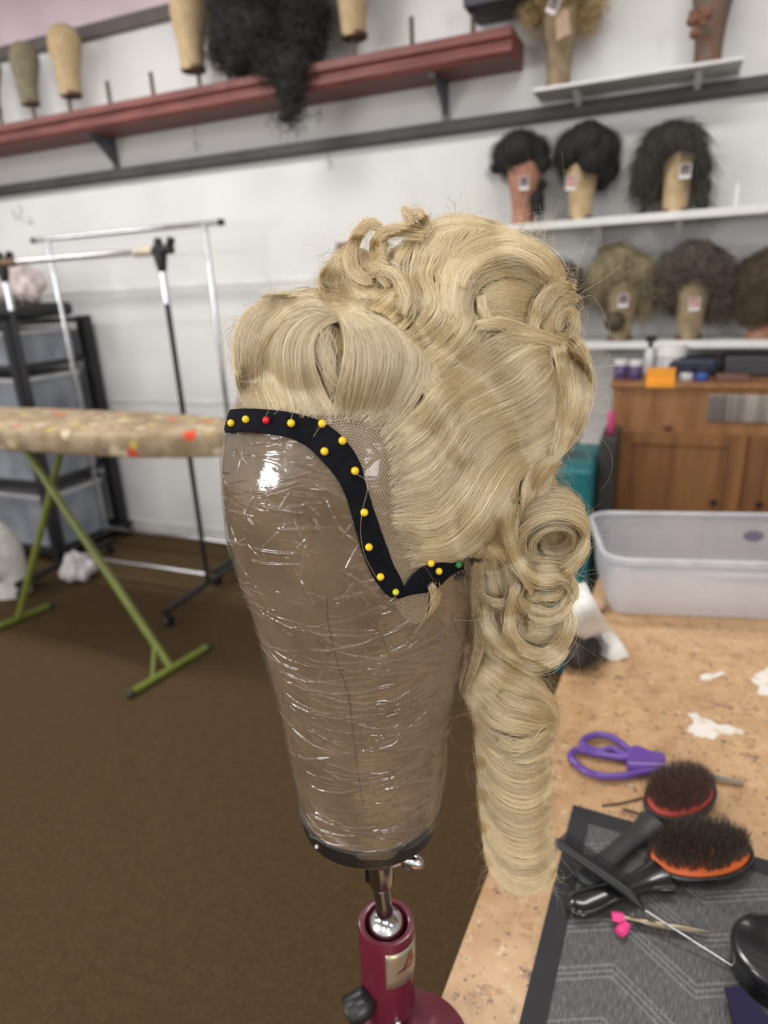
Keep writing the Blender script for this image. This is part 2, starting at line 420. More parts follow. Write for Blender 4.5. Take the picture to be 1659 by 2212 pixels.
# ================================================================== BACKGROUND WIGS
def hair_lump(name, m, parent, base, spheres, vox=0.006, disp=0.004, seed=1):
    """fused lumps -> one closed mesh"""
    w = MB()
    for (c, r) in spheres: w.ball(c, r, 24, 14)
    o = w.build(name, m, parent)
    md = o.modifiers.new('r', 'REMESH'); md.mode = 'VOXEL'; md.voxel_size = vox
    sm = o.modifiers.new('s', 'SMOOTH'); sm.iterations = 6
    dg = bpy.context.evaluated_depsgraph_get(); ev = o.evaluated_get(dg)
    me = bpy.data.meshes.new_from_object(ev); o.modifiers.clear(); old = o.data; o.data = me
    me.materials.clear(); me.materials.append(m)
    n = len(me.vertices); co = np.empty(n * 3, np.float32); me.vertices.foreach_get('co', co); co = co.reshape(-1, 3)
    no = np.empty(n * 3, np.float32); me.vertex_normals.foreach_get('vector', no); no = no.reshape(-1, 3)
    r2 = np.random.default_rng(seed)
    h = 0
    for k in range(7):
        d = r2.normal(size=3); d *= (120 + 90 * k) / np.linalg.norm(d) / 4; h = h + np.sin(co @ d * 2 + r2.uniform(0, 6)) / (1 + 0.5 * k)
    co = co + no * (disp * h / 2)[:, None]
    me.vertices.foreach_set('co', co.astype(np.float32).ravel()); me.update(); me.shade_smooth()
    return o
def fuzz(parent, lump, m, n, length, rad, curl=0.0, seed=3, droop=1.0, name='strands', away=None):
    """loose strands that leave the lump's surface and lie along it"""
    me = lump.data; r2 = np.random.default_rng(seed); N = len(me.vertices)
    co = np.empty(N * 3, np.float32); me.vertices.foreach_get('co', co); co = co.reshape(-1, 3) + wloc(lump)
    no = np.empty(N * 3, np.float32); me.vertex_normals.foreach_get('vector', no); no = no.reshape(-1, 3)
    pool = np.arange(N)
    if away is not None: pool = np.where(((co - away) * no).sum(1) / np.linalg.norm(co - away, axis=1) > 0.25)[0]
    i = pool[r2.integers(0, len(pool), n)]; p = co[i]; nn = no[i]
    dn = np.array([0, 0, -1.0]); tdir = dn - nn * (nn @ dn)[:, None] + r2.normal(size=(n, 3)) * (0.35 + curl)
    tdir -= nn * (tdir * nn).sum(1)[:, None] * 0.8; tdir /= np.linalg.norm(tdir, axis=1)[:, None]
    K = 9; L = length * r2.uniform(0.5, 1.2, n)
    side = np.cross(tdir, nn); P = np.empty((n, K, 3)); ph = r2.uniform(0, 6.28, n)
    for k in range(K):
        s = k / (K - 1)
        P[:, k] = p + tdir * (L * s)[:, None] + nn * (0.002 + 0.007 * math.sin(math.pi * s * 0.9)) + side * (curl * 0.02 * np.sin(ph + s * 9))[:, None] + nn * (curl * 0.012 * (np.cos(ph + s * 9) + 0.4))[:, None] + dn * (droop * 0.01 * s * s)
    rr = np.full((n, K), rad); rr[:, -1] *= 0.3
    return hair_curves(name, P, rr, m, parent)

h_black = hair_mat('black_hair', (16, 15, 18), (24, 23, 28), (12, 12, 15), spec=0.06)
h_dark = hair_mat('dark_brown_hair', (60, 55, 48), (48, 44, 40), (74, 68, 58), spec=0.06)
h_mid = hair_mat('ash_brown_hair', (158, 144, 114), (176, 162, 130), (130, 114, 88), spec=0.06)
h_grey = hair_mat('dark_grey_brown_hair', (98, 86, 78), (116, 104, 94), (78, 68, 62), spec=0.06)
h_brown = hair_mat('brown_hair', (92, 74, 56), (74, 58, 44), (108, 88, 66), spec=0.06)
def under(name, c): return mat(name, c, rough=0.7, col2=tuple(v * 0.75 for v in c), scale=60, stretch=(1, 1, 0.2), bump=0.8, bscale=240)
u_black = under('black_hair_base', (20, 19, 22)); u_dark = under('dark_hair_base', (42, 38, 34)); u_mid = under('ash_hair_base', (150, 136, 106))
u_grey = under('grey_hair_base', (92, 82, 74)); u_brown = under('brown_hair_base', (84, 68, 52))

m_card = mat('card_white', (214, 210, 206), rough=0.5)
m_photo = mat('photo_print', (128, 112, 112), rough=0.4, col2=(66, 44, 52), scale=55, lo=0.45, hi=0.55)
m_photo2 = mat('photo_print_warm', (200, 160, 146), rough=0.4, col2=(150, 90, 86), scale=50, lo=0.45, hi=0.55)
def card(px, py, Y, label, rot=0.0, w=0.04, h=0.05, ph=m_photo):
    c = onY(px, py, Y); t = thing('photo_card', c - np.array([0, 0, h / 2]), label, 'card')
    ry = lambda a: np.array([[math.cos(a), 0, math.sin(a)], [0, 1, 0], [-math.sin(a), 0, math.cos(a)]])
    MB().box(c - [w / 2, 0.0008, h / 2], c + [w / 2, 0.0008, h / 2], ry(rot), c).build('card_paper', m_card, t, smooth=False)
    MB().box(c + [-w * 0.4, -0.0014, -h * 0.22], c + [w * 0.4, -0.0009, h * 0.45], ry(rot), c).build('printed_picture', ph, t, smooth=False)
    return t

def bgwig(name, label, base, spheres, u, h, n=1500, length=0.06, curl=0.0, rad=0.0006, seed=1, disp=0.004):
    t = thing(name, base, label, 'wig')
    l = hair_lump('hair_mass', u, t, base, spheres, disp=disp, seed=seed)
    fuzz(t, l, h, n, length, rad, curl, seed)
    return t
def S(px, py, r, dy=0.0, Y=3.04): # a lump centred on a pixel, radius in pixels, pushed dy towards the wall
    c = onY(px, py, Y + dy); t = (c - CAM) @ (W2C.T @ np.array([0, 0, 1.0])) if False else ((c - CAM) @ W2C)[2]
    return (c, r * t / FPX)
ZS = 1.722
def sblock(px, py, z, h, w, m, label, Y=3.04, **k):
    p = onY(px, py, Y); p[2] = z; p[1] = Y
    return block(p, h, w, m, label, **k), p
# middle shelf
b1, p1 = sblock(1130, 478, ZS, 0.29, 0.15, m_cv_pink, 'terracotta canvas block under the smooth black wig with a ponytail', rim=m_cv_pink)
bgwig('wig', 'smooth black wig with a low ponytail, leftmost on the middle shelf', p1, [S(1124, 338, 50, 0.075), S(1100, 335, 36, 0.03), S(1152, 335, 36, 0.02), S(1122, 325, 40, -0.015), S(1174, 355, 17, 0), S(1073, 362, 14, 0.03), S(1160, 430, 17, -0.03), S(1162, 450, 15, -0.03), S(1170, 400, 12, 0.0)], u_black, h_black, 900, 0.05, 0, 0.0005, 1, 0.001)
card(1132, 396, 2.945, 'small photo card pinned to the terracotta block')
b2, p2 = sblock(1253, 464, ZS, 0.29, 0.15, m_cv_tan, 'tan canvas block under the short dark bob, middle of the middle shelf', rim=m_rim)
bgwig('wig', 'short black bob wig with a swept fringe, middle one of the middle shelf', p2, [S(1268, 338, 60, 0.085), S(1240, 325, 42, -0.01), S(1295, 325, 44, 0.0), S(1268, 312, 46, -0.02), S(1308, 365, 30, 0.03), S(1213, 345, 17, 0.02), S(1300, 395, 16, 0.05), S(1278, 345, 30, -0.045)], u_black, h_black, 1000, 0.05, 0, 0.0005, 2, 0.002)
card(1233, 396, 2.94, 'small photo card pinned to the tan block of the short bob', ph=m_photo2)
b3, p3 = sblock(1458, 455, ZS, 0.30, 0.155, m_cv_tan, 'tan canvas block under the shaggy shoulder-length dark wig', rim=m_rim)
bgwig('wig', 'shaggy dark shoulder-length wig, rightmost of the three on the middle shelf', p3, [S(1450, 340, 64, 0.095), S(1430, 318, 40, -0.01), S(1475, 315, 42, 0), S(1405, 360, 34, 0.0), S(1390, 400, 24, 0.02), S(1412, 415, 20, 0.04), S(1508, 360, 28, 0.0), S(1515, 405, 20, 0.0), S(1512, 430, 16, 0.0), S(1450, 305, 40, -0.02), S(1395, 430, 14, 0.03), S(1385, 385, 16, 0.01), S(1520, 440, 12, 0.0)], u_dark, h_dark, 2200, 0.08, 0.0, 0.0006, 3, 0.003)
card(1480, 370, 2.945, 'small photo card pinned to the block of the shaggy dark wig')
# lower shelf
ZS = 1.244
b4, p4 = sblock(1338, 735, ZS, 0.29, 0.15, m_cv_old, 'stained canvas block under the short ash-blonde wig on the lower shelf', rim=m_rim)
bgwig('wig', 'short ash-blonde wig with a side bun on the lower shelf', p4, [S(1340, 605, 60, 0.095), S(1303, 598, 32, 0.0), S(1340, 575, 38, -0.02), S(1376, 588, 34, 0.0), S(1400, 620, 28, 0.02), S(1330, 565, 34, 0.02), S(1290, 625, 22, 0.02), S(1392, 660, 22, 0.04)], u_mid, h_mid, 1400, 0.06, 0.5, 0.0007, 4, 0.006)
tag(MB().ball(*[(c, r) for c, r in [S(1328, 695, 22, -0.075)]][0]).build('hair_bun', u_brown), 'small round brown hair piece pinned to the block of the ash-blonde wig', 'hairpiece')
card(1346, 650, 2.935, 'small photo card pinned under the ash-blonde wig')
b5, p5 = sblock(1486, 735, ZS, 0.29, 0.155, m_cv_old, 'stained canvas block under the curly dark wig on the lower shelf', rim=m_rim)
bgwig('wig', 'curly dark grey-brown wig on the lower shelf', p5, [S(1500, 605, 64, 0.10), S(1458, 590, 34, 0.0), S(1500, 572, 38, -0.01), S(1545, 592, 34, 0.0), S(1560, 635, 28, 0.02), S(1440, 620, 26, 0.0), S(1500, 560, 30, 0.02), S(1545, 665, 22, 0.05), S(1415, 605, 18, 0.0)], u_grey, h_grey, 2000, 0.045, 1.0, 0.0008, 5, 0.010)
card(1500, 657, 2.93, 'small warm-toned photo card pinned under the curly dark wig', ph=m_photo2)
b6, p6 = sblock(1640, 728, ZS, 0.28, 0.15, m_cv_pink, 'terracotta block under the brown wig at the right edge', rim=m_cv_pink)
bgwig('wig', 'rounded brown wig cut off by the right edge of the picture', p6, [S(1655, 610, 58, 0.02), S(1625, 620, 36, -0.01), S(1640, 660, 40, -0.02), S(1615, 650, 26, 0.0), S(1670, 575, 36, 0.0)], u_brown, h_brown, 1400, 0.04, 0.6, 0.0007, 6, 0.005)
b7, p7 = sblock(1205, 740, ZS, 0.27, 0.14, m_cv_old, 'canvas block mostly hidden behind the blonde wig on the lower shelf', rim=m_rim)
bgwig('wig', 'greyish wig peeping out right behind the blonde wig', p7, [S(1205, 620, 48, 0.02), S(1235, 605, 22, 0.0), S(1245, 640, 14, 0.0)], u_grey, h_grey, 700, 0.05, 0.6, 0.0007, 7, 0.004)
# upper shelf
b8, p8 = sblock(1207, 160, 2.215, 0.36, 0.15, m_cv_old, 'tall stained canvas block with curly straw-coloured wig on the small upper shelf', rim=mat('rusty_rim', (128, 96, 76)), Y=3.075)
h_straw = hair_mat('straw_hair', (196, 172, 124), (176, 148, 100), (210, 190, 146), spec=0.06)
bgwig('wig', 'curly straw-coloured wig hanging on the block of the small upper shelf', p8, [S(1210, -70, 74, 0.04), S(1155, 10, 22, 0.04), S(1160, 40, 15, 0.05), S(1275, 5, 24, 0.06), S(1268, 45, 14, 0.07)], under('straw_base', (168, 146, 104)), h_straw, 1500, 0.05, 1.2, 0.0008, 8, 0.006)
card(1195, 12, 2.93, 'photo card pinned slantwise to the tall block on the upper shelf', rot=0.5)
c = onY(1215, 55, 2.955); tag(MB().extrude([c + [-0.028, 0, 0.045], c + [0.018, 0, 0.05], c + [0.032, 0, -0.03], c + [-0.02, 0, -0.045]], (0, 0.002, 0)).build('paper_note', mat('tan_paper', (178, 148, 124)), smooth=False), 'creased tan paper note pinned to the tall block on the upper shelf', 'note')
b9, p9 = sblock(1530, 107, 2.215, 0.36, 0.155, m_cv_dark, 'dark grey block with rust stains at the right end of the small upper shelf', rim=mat('rust_rim', (126, 84, 66)), Y=3.075)
c = onY(1512, 38, 2.955); w = MB()
for k in range(9): w.ball(c + np.array([rng.uniform(-0.025, 0.02), rng.uniform(-0.006, 0.004), rng.uniform(-0.045, 0.04)]), rng.uniform(0.012, 0.02), 10, 8)
tag(w.build('hair_tuft', mat('rust_brown_hair', (140, 98, 76), rough=0.9, col2=(108, 74, 58), scale=120, bump=0.8)), 'rust-brown tuft stuck on the dark grey block', 'hairpiece')

# long black wig on the rail
p = onY(560, 130, 3.03); p[1] = 3.03; p[2] = 2.51
block(p, 0.345, 0.17, m_cv_tan, 'wig block hidden under the long black curly wig', rim=m_rim)
t = thing('long_wig', p, 'long black curly wig hanging over the red rail with its tail below it', 'wig')
sph = [S(560, -60, 96, -0.07), S(500, 20, 42, -0.03), S(500, 80, 44, -0.03), S(560, 60, 74, -0.05), S(640, 30, 62, -0.02), S(650, 80, 46, -0.03), S(520, 130, 34, -0.03), S(480, 110, 24, -0.03), S(600, 120, 52, -0.04), S(630, 150, 38, -0.09), S(628, 180, 28, -0.1), S(625, 210, 19, -0.1), S(630, 235, 17, -0.1), S(622, 250, 11, -0.1), S(610, 255, 8, -0.1), S(645, 235, 10, -0.1)]
l = hair_lump('hair_mass', u_black, t, p, sph, disp=0.006, seed=9)
fuzz(t, l, h_black, 3500, 0.09, 0.0009, 0.8, 9)

# ================================================================== CABINET
m_oak = mat('orange_oak', (150, 106, 66), rough=0.45, col2=(126, 84, 48), scale=5, detail=5, stretch=(6, 6, 0.7), bump=0.06)
m_oakd = mat('darker_oak_panel', (138, 94, 54), rough=0.45, col2=(108, 70, 38), scale=4, detail=6, stretch=(7, 7, 0.6), bump=0.06)
cab = thing('wooden_cabinet', (0.6, 2.95, 0), 'orange oak cabinet with panel doors and a metal plate under the wig shelves', 'cabinet')
cx0, cx1, cy, cz = -0.18, 1.5, 2.70, 1.115
MB().box((cx0, cy, 0.0), (cx1, 3.18, cz - 0.022)).build('carcass', m_oak, cab, smooth=False, bevel=0.004)
MB().box((cx0 - 0.012, cy - 0.015, cz - 0.022), (cx1 + 0.01, 3.18, cz)).build('cabinet_top', m_oak, cab, smooth=False, bevel=0.005)
zt = onY(1400, 930, cy)[2]
for k, (a, b) in enumerate([(cx0 + 0.03, 0.30), (0.31, 0.75), (0.76, 1.47)]):
    d = MB().box((a, cy - 0.014, 0.10), (a + 0.055, cy - 0.001, zt)).box((b - 0.055, cy - 0.014, 0.10), (b, cy - 0.001, zt)).box((a + 0.055, cy - 0.014, zt - 0.05), (b - 0.055, cy - 0.001, zt)).box((a + 0.055, cy - 0.014, 0.10), (b - 0.055, cy - 0.001, 0.16))
    d.box((a + 0.055, cy - 0.006, 0.16), (b - 0.055, cy - 0.001, zt - 0.05))
    dd = d.build('door', m_oakd, cab, smooth=False, bevel=0.0025)
hb = mat('black_iron', (40, 38, 38), rough=0.4, metal=0.6)
for px, py in ((1541, 1086), (1640, 1090)):
    c = onY(px, py, cy - 0.02); MB().ball(c, (0.012, 0.012, 0.012), 12, 8).build('door_knob', hb, cab)
c = onY(1331, 1020, cy - 0.012); MB().box(c - [0.004, 0.006, 0.03], c + [0.005, 0.004, 0.03]).build('hinge', hb, cab, smooth=False)
c = onY(1443, 924, cy - 0.016); MB().ball(c, (0.016, 0.006, 0.012), 12, 8).build('door_catch', mat('dark_knot', (96, 60, 34)), cab)
a = onY(1532, 852, cy - 0.006); b = onY(1660, 915, cy - 0.006)
MB().box((a[0], cy - 0.007, b[2]), (b[0] + 0.25, cy - 0.001, a[2])).build('metal_plate', mat('brushed_steel', (196, 192, 186), rough=0.28, metal=0.9, col2=(128, 122, 118), scale=10, stretch=(3, 1, 0.1)), cab, smooth=False, bevel=0.003)
a = onY(1398, 795, cy - 0.018); b = onY(1456, 838, cy - 0.018)
tag(MB().box((a[0], cy - 0.0175, b[2]), (b[0], cy - 0.0165, cz + 0.001)).box((a[0], cy - 0.0175, cz + 0.0005), (b[0], cy + 0.004, cz + 0.0015)).box((a[0], cy - 0.003, cz + 0.001), (b[0], cy - 0.002, a[2])).build('sticky_note', mat('orange_paper', (238, 158, 40), rough=0.6), smooth=False), 'orange sticky note hanging over the front edge of the wooden cabinet', 'sticky note')
# clutter on the cabinet
def jar(name, px, py, Y, r, h, m, lidm, label, cat, lid=0.3, z=cz):
    c = onY(px, py, Y); c[1] = Y; c[2] = z
    t = thing(name, c, label, cat)
    MB().lathe([(r * 0.9, 0.0005), (r, 0.004), (r, h * (1 - lid) - 0.004), (r * 0.9, h * (1 - lid))], c, 20).build('body', m, t)
    MB().lathe([(r * 0.95, h * (1 - lid)), (r * 1.02, h * (1 - lid) + 0.002), (r * 1.02, h - 0.003), (r * 0.9, h)], c, 20).build('lid', lidm, t)
    return t
m_purple = mat('purple_plastic', (86, 66, 110), rough=0.4); m_navy = mat('navy_plastic', (34, 40, 60), rough=0.4); m_blue = mat('blue_plastic', (52, 84, 158), rough=0.4)
m_clear = mat('cloudy_plastic', (206, 206, 208), rough=0.3); m_blk = mat('black_plastic', (26, 26, 28), rough=0.35); m_teal = mat('teal_plastic', (30, 112, 118), rough=0.4)
jar('jar', 1340, 815, 2.80, 0.026, 0.075, m_purple, m_clear, 'small purple jar with a clear lid at the left end of the cabinet top', 'jar')
jar('jar', 1372, 815, 2.78, 0.026, 0.075, m_purple, m_clear, 'small purple jar with a clear lid, second from the left on the cabinet', 'jar')
jar('spray_bottle', 1402, 790, 2.95, 0.022, 0.15, m_clear, m_blk, 'clear bottle with a black top between the purple jars and the white tub', 'bottle', 0.3)
jar('white_tub', 1448, 790, 2.92, 0.055, 0.12, m_clear, m_white, 'white lidded tub behind the orange sticky note', 'tub', 0.4)
jar('jar', 1482, 818, 2.76, 0.024, 0.045, m_clear, m_navy, 'low jar with a dark lid right of the sticky note', 'jar')
jar('jar', 1516, 818, 2.76, 0.024, 0.045, m_blue, m_navy, 'low blue jar right of the sticky note', 'jar')
c = onY(1505, 800, 2.92)
tag(MB().box((c[0] - 0.11, 2.86, cz), (c[0] + 0.07, 3.0, cz + 0.07)).build('case', m_navy, smooth=False, bevel=0.02), 'dark navy zip case lying on the cabinet behind the blue jars', 'case')
c = onY(1590, 815, 2.80)
tag(MB().box((c[0] - 0.07, 2.74, cz), (c[0] + 0.04, 2.82, cz + 0.022)).build('wooden_tray', mat('reddish_wood', (110, 78, 64)), smooth=False, bevel=0.004), 'flat reddish wooden piece on the cabinet at the right', 'tray')
c = onY(1620, 800, 2.9)
tag(MB().box((c[0] - 0.09, 2.87, cz), (c[0] + 0.2, 3.05, cz + 0.075)).build('tool_case', mat('dark_grey_case', (58, 58, 60)), smooth=False, bevel=0.01), 'dark grey box on the cabinet at the right edge', 'box')

# things standing between the wall and the table
c0 = onY(1235, 1100, 2.4)
bx = MB().box((c0[0] - 0.12, 2.35, 0.0), (c0[0] + 0.075, 2.75, 0.86)); tag(bx.build('teal_bin', m_teal, smooth=False, bevel=0.02), 'teal plastic bin behind the blonde curls', 'bin')
x = c0[0] + 0.08
tag(MB().box((x, 2.45, 0.0), (x + 0.06, 2.68, 0.95)).build('leaning_board', m_darktrim, smooth=False, bevel=0.006), 'dark grey upright board between the teal bin and the oak cabinet', 'panel')
c = onY(1215, 985, 2.5); sp = [(c + np.array([dx, dy, dz]), r) for dx, dy, dz, r in ((-0.03, 0, -0.03, 0.06), (0.02, 0.02, 0.0, 0.05), (0.0, -0.02, 0.04, 0.04), (-0.06, 0, 0.02, 0.05))]
tt = thing('navy_cloth_bundle', c, 'crumpled navy cloth on the teal bin behind the wig', 'cloth'); zz = min(s[0][2] - s[1] for s in sp)
hair_lump('cloth_folds', mat('navy_cloth', (46, 50, 92), rough=0.8), tt, c, [(s[0] - [0, 0, zz - 0.861], s[1]) for s in sp], disp=0.008)
c = onY(1276, 975, 2.55); tag(MB().lathe([(0.012, 0.95), (0.014, 0.955), (0.014, 1.02), (0.008, 1.03)], (x + 0.03, 2.55, 0), 14).build('pink_cap', mat('magenta_plastic', (186, 60, 110))), 'small magenta cap standing on the dark panel behind the wig', 'cap')

# ================================================================== GARMENT RACKS
m_chrome = mat('chrome', (214, 214, 216), rough=0.16, metal=1.0)
m_blackm = mat('black_metal', (30, 30, 32), rough=0.4, metal=0.2)
m_joint = mat('cream_plastic', (200, 190, 170), rough=0.5); m_joint2 = mat('brown_tape', (120, 92, 72), rough=0.6)
def rack(name, xl, xr, y, top, yl, yr, label, over, hand, split=0.62):
    t = thing(name, ((xl + xr) / 2, y, 0), label, 'garment rack')
    for k, x in enumerate((xl, xr)):
        MB().rod((x, y, 0.09), (x, y, top * split), 0.0125).build('pole', m_blackm if hand else m_chrome, t, label='black lower pole' if hand else None)
        MB().rod((x, y, top * split - 0.02), (x, y, top), 0.0155 if hand else 0.014).build('upper_pole', m_chrome, t)
        f = MB().tube([(x, yl, 0.085), (x, yr, 0.085)], 0.0165, 10).build('foot', m_blackm, t)
        for yy in (yl + 0.02, yr - 0.02):
            MB().rod((x - 0.012, yy, 0.026), (x + 0.012, yy, 0.026), 0.026, 18).rod((x, yy, 0.03), (x, yy, 0.085), 0.008).build('caster', m_blackm, f)
    for z in (0.13,) :
        MB().rod((xl, y, z), (xr, y, z), 0.011).build('bottom_rail', m_chrome, t)
    MB().rod((xl - over, y, top), (xr + over, y, top), 0.0125).build('top_rail', m_chrome, t)
    if hand:
        MB().rod((xl, y, top), (xl + 0.10, y, top), 0.021).build('sleeve', m_joint2, t)
        MB().rod((xr - 0.14, y, top), (xr - 0.03, y, top), 0.021).build('sleeve', m_joint, t)
        for x in (xl, xr):
            MB().tube([(x, y, top - 0.09), (x, y, top - 0.03), (x, y, top + 0.05)], [0.018, 0.03, 0.016], 12).rod((x - 0.03, y, top), (x + 0.07, y, top), 0.02).tube([(x + 0.05, y, top), (x + 0.075, y, top + 0.045)], 0.018, 10).build('clamp_knob', m_blackm, t)
    else:
        for x in (xl - over, xr + over): MB().rod((x - 0.012, y, top), (x + 0.012, y, top), 0.016).build('end_cap', m_blackm, t)
rack('garment_rack', -3.10, -2.106, 2.5, 1.70, 2.16, 2.84, 'front garment rack with black lower poles and black clamp knobs', 0.0, True, 0.88)
rack('garment_rack', -3.225, -2.16, 2.92, 1.835, 2.62, 3.15, 'rear chrome garment rack standing close to the white wall', 0.1, False, 0.5)

# ================================================================== IRONING BOARD
ib = thing('ironing_board', (-2.3, 2.0, 0), 'ironing board with floral cover and green legs standing left of the wig', 'ironing board')
m_cover = mat('floral_cover', (174, 156, 130), rough=0.9, col2=(146, 127, 102), scale=14, lo=0.4, hi=0.6, spec=0.1)
def floral():
    nt = m_cover.node_tree; b = nt.nodes['Principled BSDF']; src = b.inputs['Base Color'].links[0].from_socket
    tc = nt.nodes.new('ShaderNodeTexCoord')
    prev = src
    for sc, col, th, off in ((7.5, (214, 92, 66), 0.19, 0), (9, (196, 176, 90), 0.17, 3), (8, (104, 118, 112), 0.13, 7), (10, (206, 190, 162), 0.22, 9)):
        mp = nt.nodes.new('ShaderNodeMapping'); mp.inputs['Location'].default_value = (off, off, off); nt.links.new(tc.outputs['Object'], mp.inputs[0])
        v = nt.nodes.new('ShaderNodeTexVoronoi'); v.inputs['Scale'].default_value = sc; nt.links.new(mp.outputs[0], v.inputs['Vector'])
        l = nt.nodes.new('ShaderNodeMath'); l.operation = 'LESS_THAN'; l.inputs[1].default_value = th; nt.links.new(v.outputs['Distance'], l.inputs[0])
        mx = nt.nodes.new('ShaderNodeMixRGB'); mx.inputs[2].default_value = lin(col); nt.links.new(l.outputs[0], mx.inputs[0]); nt.links.new(prev, mx.inputs[1]); prev = mx.outputs[0]
    nt.links.new(prev, b.inputs['Base Color'])
floral()
zb = 1.03; yc = 2.045
xs = np.concatenate([np.linspace(-3.4, -2.2, 14), -1.40 - (1 - np.linspace(0, 1, 26)[1:]) ** 1.8 * 0.8])
def halfw(x): 
    u = np.clip((x + 1.40) / -0.8, 0, 1); return 0.215 * np.sin(np.pi / 2 * u ** 0.62) * (1 if x > -3.3 else math.sqrt(max(0.05, 1 - ((x + 3.3) / -0.13) ** 2)))
rowsV = []
for x in xs:
    w = max(0.004, halfw(x))
    prof = [(-w * 0.9, zb - 0.098), (-w * 1.0, zb - 0.086), (-w * 1.01, zb - 0.02), (-w * 0.985, zb - 0.006), (-w * 0.93, zb), (0, zb + 0.003), (w * 0.93, zb), (w * 0.985, zb - 0.006), (w * 1.01, zb - 0.02), (w, zb - 0.086), (w * 0.9, zb - 0.098)]
    rowsV.append([(x, yc + a, z) for a, z in prof])
grid_mesh('padded_cover', np.array(rowsV), m_cover, ib, closed_u=True)
m_green = mat('green_enamel', (112, 120, 50), rough=0.35, col2=(98, 108, 42))
A0 = onY(40, 985, 1.98); A0[2] = 0.985; A1 = onZ(352, 1440, 0.03)
B0 = onY(160, 985, 2.12); B0[2] = 0.985; B1 = onZ(15, 1345, 0.03)
fa, fb = onZ(282, 1497, 0.02), onZ(448, 1397, 0.02); ga, gb = onZ(0, 1352, 0.02), onZ(108, 1307, 0.02); ga = gb + (ga - gb) * 1.3
m1 = (fa + fb) / 2; m2 = (ga + gb) / 2
MB().rod(A0, m1, 0.0165).build('leg', m_green, ib); MB().rod(B0, m2, 0.0165).build('leg', m_green, ib)
MB().tube([fa, fb], 0.0155, 12).build('foot_bar', m_green, ib); MB().tube([ga, gb], 0.0155, 12).build('foot_bar', m_green, ib)
d = A0 - m1; MB().rod(m1 + d * 0.10, fa + (fb - fa) * 0.26, 0.009).build('brace', m_green, ib)
for q in (fa, fb, ga, gb): MB().ball((q[0], q[1], 0.019), 0.019, 14, 10).build('end_cap', mat('dark_green_cap', (48, 52, 28)) if 'dark_green_cap' not in bpy.data.materials else bpy.data.materials['dark_green_cap'], ib)

# ================================================================== STORAGE RACK WITH BINS
sr = thing('storage_rack', (-3.75, 2.85, 0), 'black metal storage rack standing in the left corner behind the ironing board', 'storage rack')
m_bk = mat('black_rack', (24, 25, 28), rough=0.5)
rx0, rx1, ry0, ry1, rz = -4.5, -3.29, 2.60, 3.13, 1.42
for x, y, w in ((rx1, ry0, 0.02), (rx1, ry1, 0.032), (rx0, ry0, 0.02), (rx0, ry1, 0.02), (-3.885, ry0, 0.015)):
    MB().box((x - w, y - w, 0.0), (x + w, y + w, rz)).build('post', m_bk, sr, smooth=False)
LV = [0.08, 0.50, 0.84, 1.17, 1.40]
for z in LV:
    w = MB().box((rx0, ry0 - 0.012, z - 0.014), (rx1, ry0 + 0.012, z + 0.014)).box((rx1 - 0.012, ry0, z - 0.014), (rx1 + 0.012, ry1, z + 0.014)).box((rx0, ry1 - 0.012, z - 0.014), (rx1, ry1 + 0.012, z + 0.014))
    w.box((rx0, ry0, z - 0.006), (rx1, ry1, z + 0.002)); w.build('shelf_frame', m_bk, sr, smooth=False)
m_bin = mat('translucent_bin', (172, 176, 184), rough=0.35, col2=(140, 146, 158), scale=7, alpha=0.62)
m_stuff = mat('pale_fabrics', (214, 204, 198), rough=0.9, col2=(96, 108, 140), scale=9, lo=0.45, hi=0.6)
k = 0
names = {(0, 0): 'bottom', (1, 0): 'third', (2, 0): 'second', (3, 0): 'top'}
for i, z in enumerate(LV[:-1]):
    for j, (a, b) in enumerate(((-4.45, -3.92), (-3.85, -3.32))):
        h = (LV[i + 1] - z) * 0.74; z0 = z + 0.003
        lv = ['lowest', 'second lowest', 'second highest', 'highest'][i]
        t = thing('storage_bin', ((a + b) / 2, 2.85, z0), 'cloudy plastic bin on the %s shelf of the black rack, %s' % (lv, 'near its right posts' if j else 'far left column'), 'bin', 'bins on the black rack')
        w = MB().box((a, 2.64, z0), (b, 3.05, z0 + 0.004))
        for q in (((a, 2.64), (b, 2.644)), ((a, 3.046), (b, 3.05)), ((a, 2.64), (a + 0.004, 3.05)), ((b - 0.004, 2.64), (b, 3.05))):
            w.box((q[0][0], q[0][1], z0), (q[1][0], q[1][1], z0 + h))
        w.build('bin_body', m_bin, t, smooth=False)
        MB().box((a - 0.006, 2.634, z0 + h), (b + 0.006, 3.056, z0 + h + 0.02)).build('lid', m_clear, t, smooth=False)
        tag(MB().box((a + 0.02, 2.66, z0 + 0.0045), (b - 0.02, 3.03, z0 + h * rng.uniform(0.45, 0.85))).build('folded_fabric', m_stuff, smooth=False, bevel=0.02), 'pale folded fabric inside the cloudy bin on the %s shelf, %s' % (lv, 'near its right posts' if j else 'far left column'), 'fabric', 'fabrics in the bins')
t = thing('fabric_pile', (-3.4, 2.85, 1.50), 'pile of pale pink and white fabric on top of the black rack', 'fabric')
hair_lump('cloth_folds', mat('pale_pink_cloth', (206, 192, 190), rough=0.9), t, None, [((-3.74, 2.85, 1.60), 0.105), ((-3.46, 2.85, 1.60), 0.10), ((-3.36, 2.84, 1.575), 0.075), ((-3.62, 2.85, 1.60), 0.10), ((-3.42, 2.85, 1.64), 0.09), ((-3.4, 2.9, 1.615), 0.08)], disp=0.012, vox=0.01)
tag(MB().box((-4.0, 2.66, 1.425), (-3.27, 3.06, 1.505)).build('black_case', m_bk, smooth=False, bevel=0.03), 'flat black case lying on top of the storage rack', 'case')

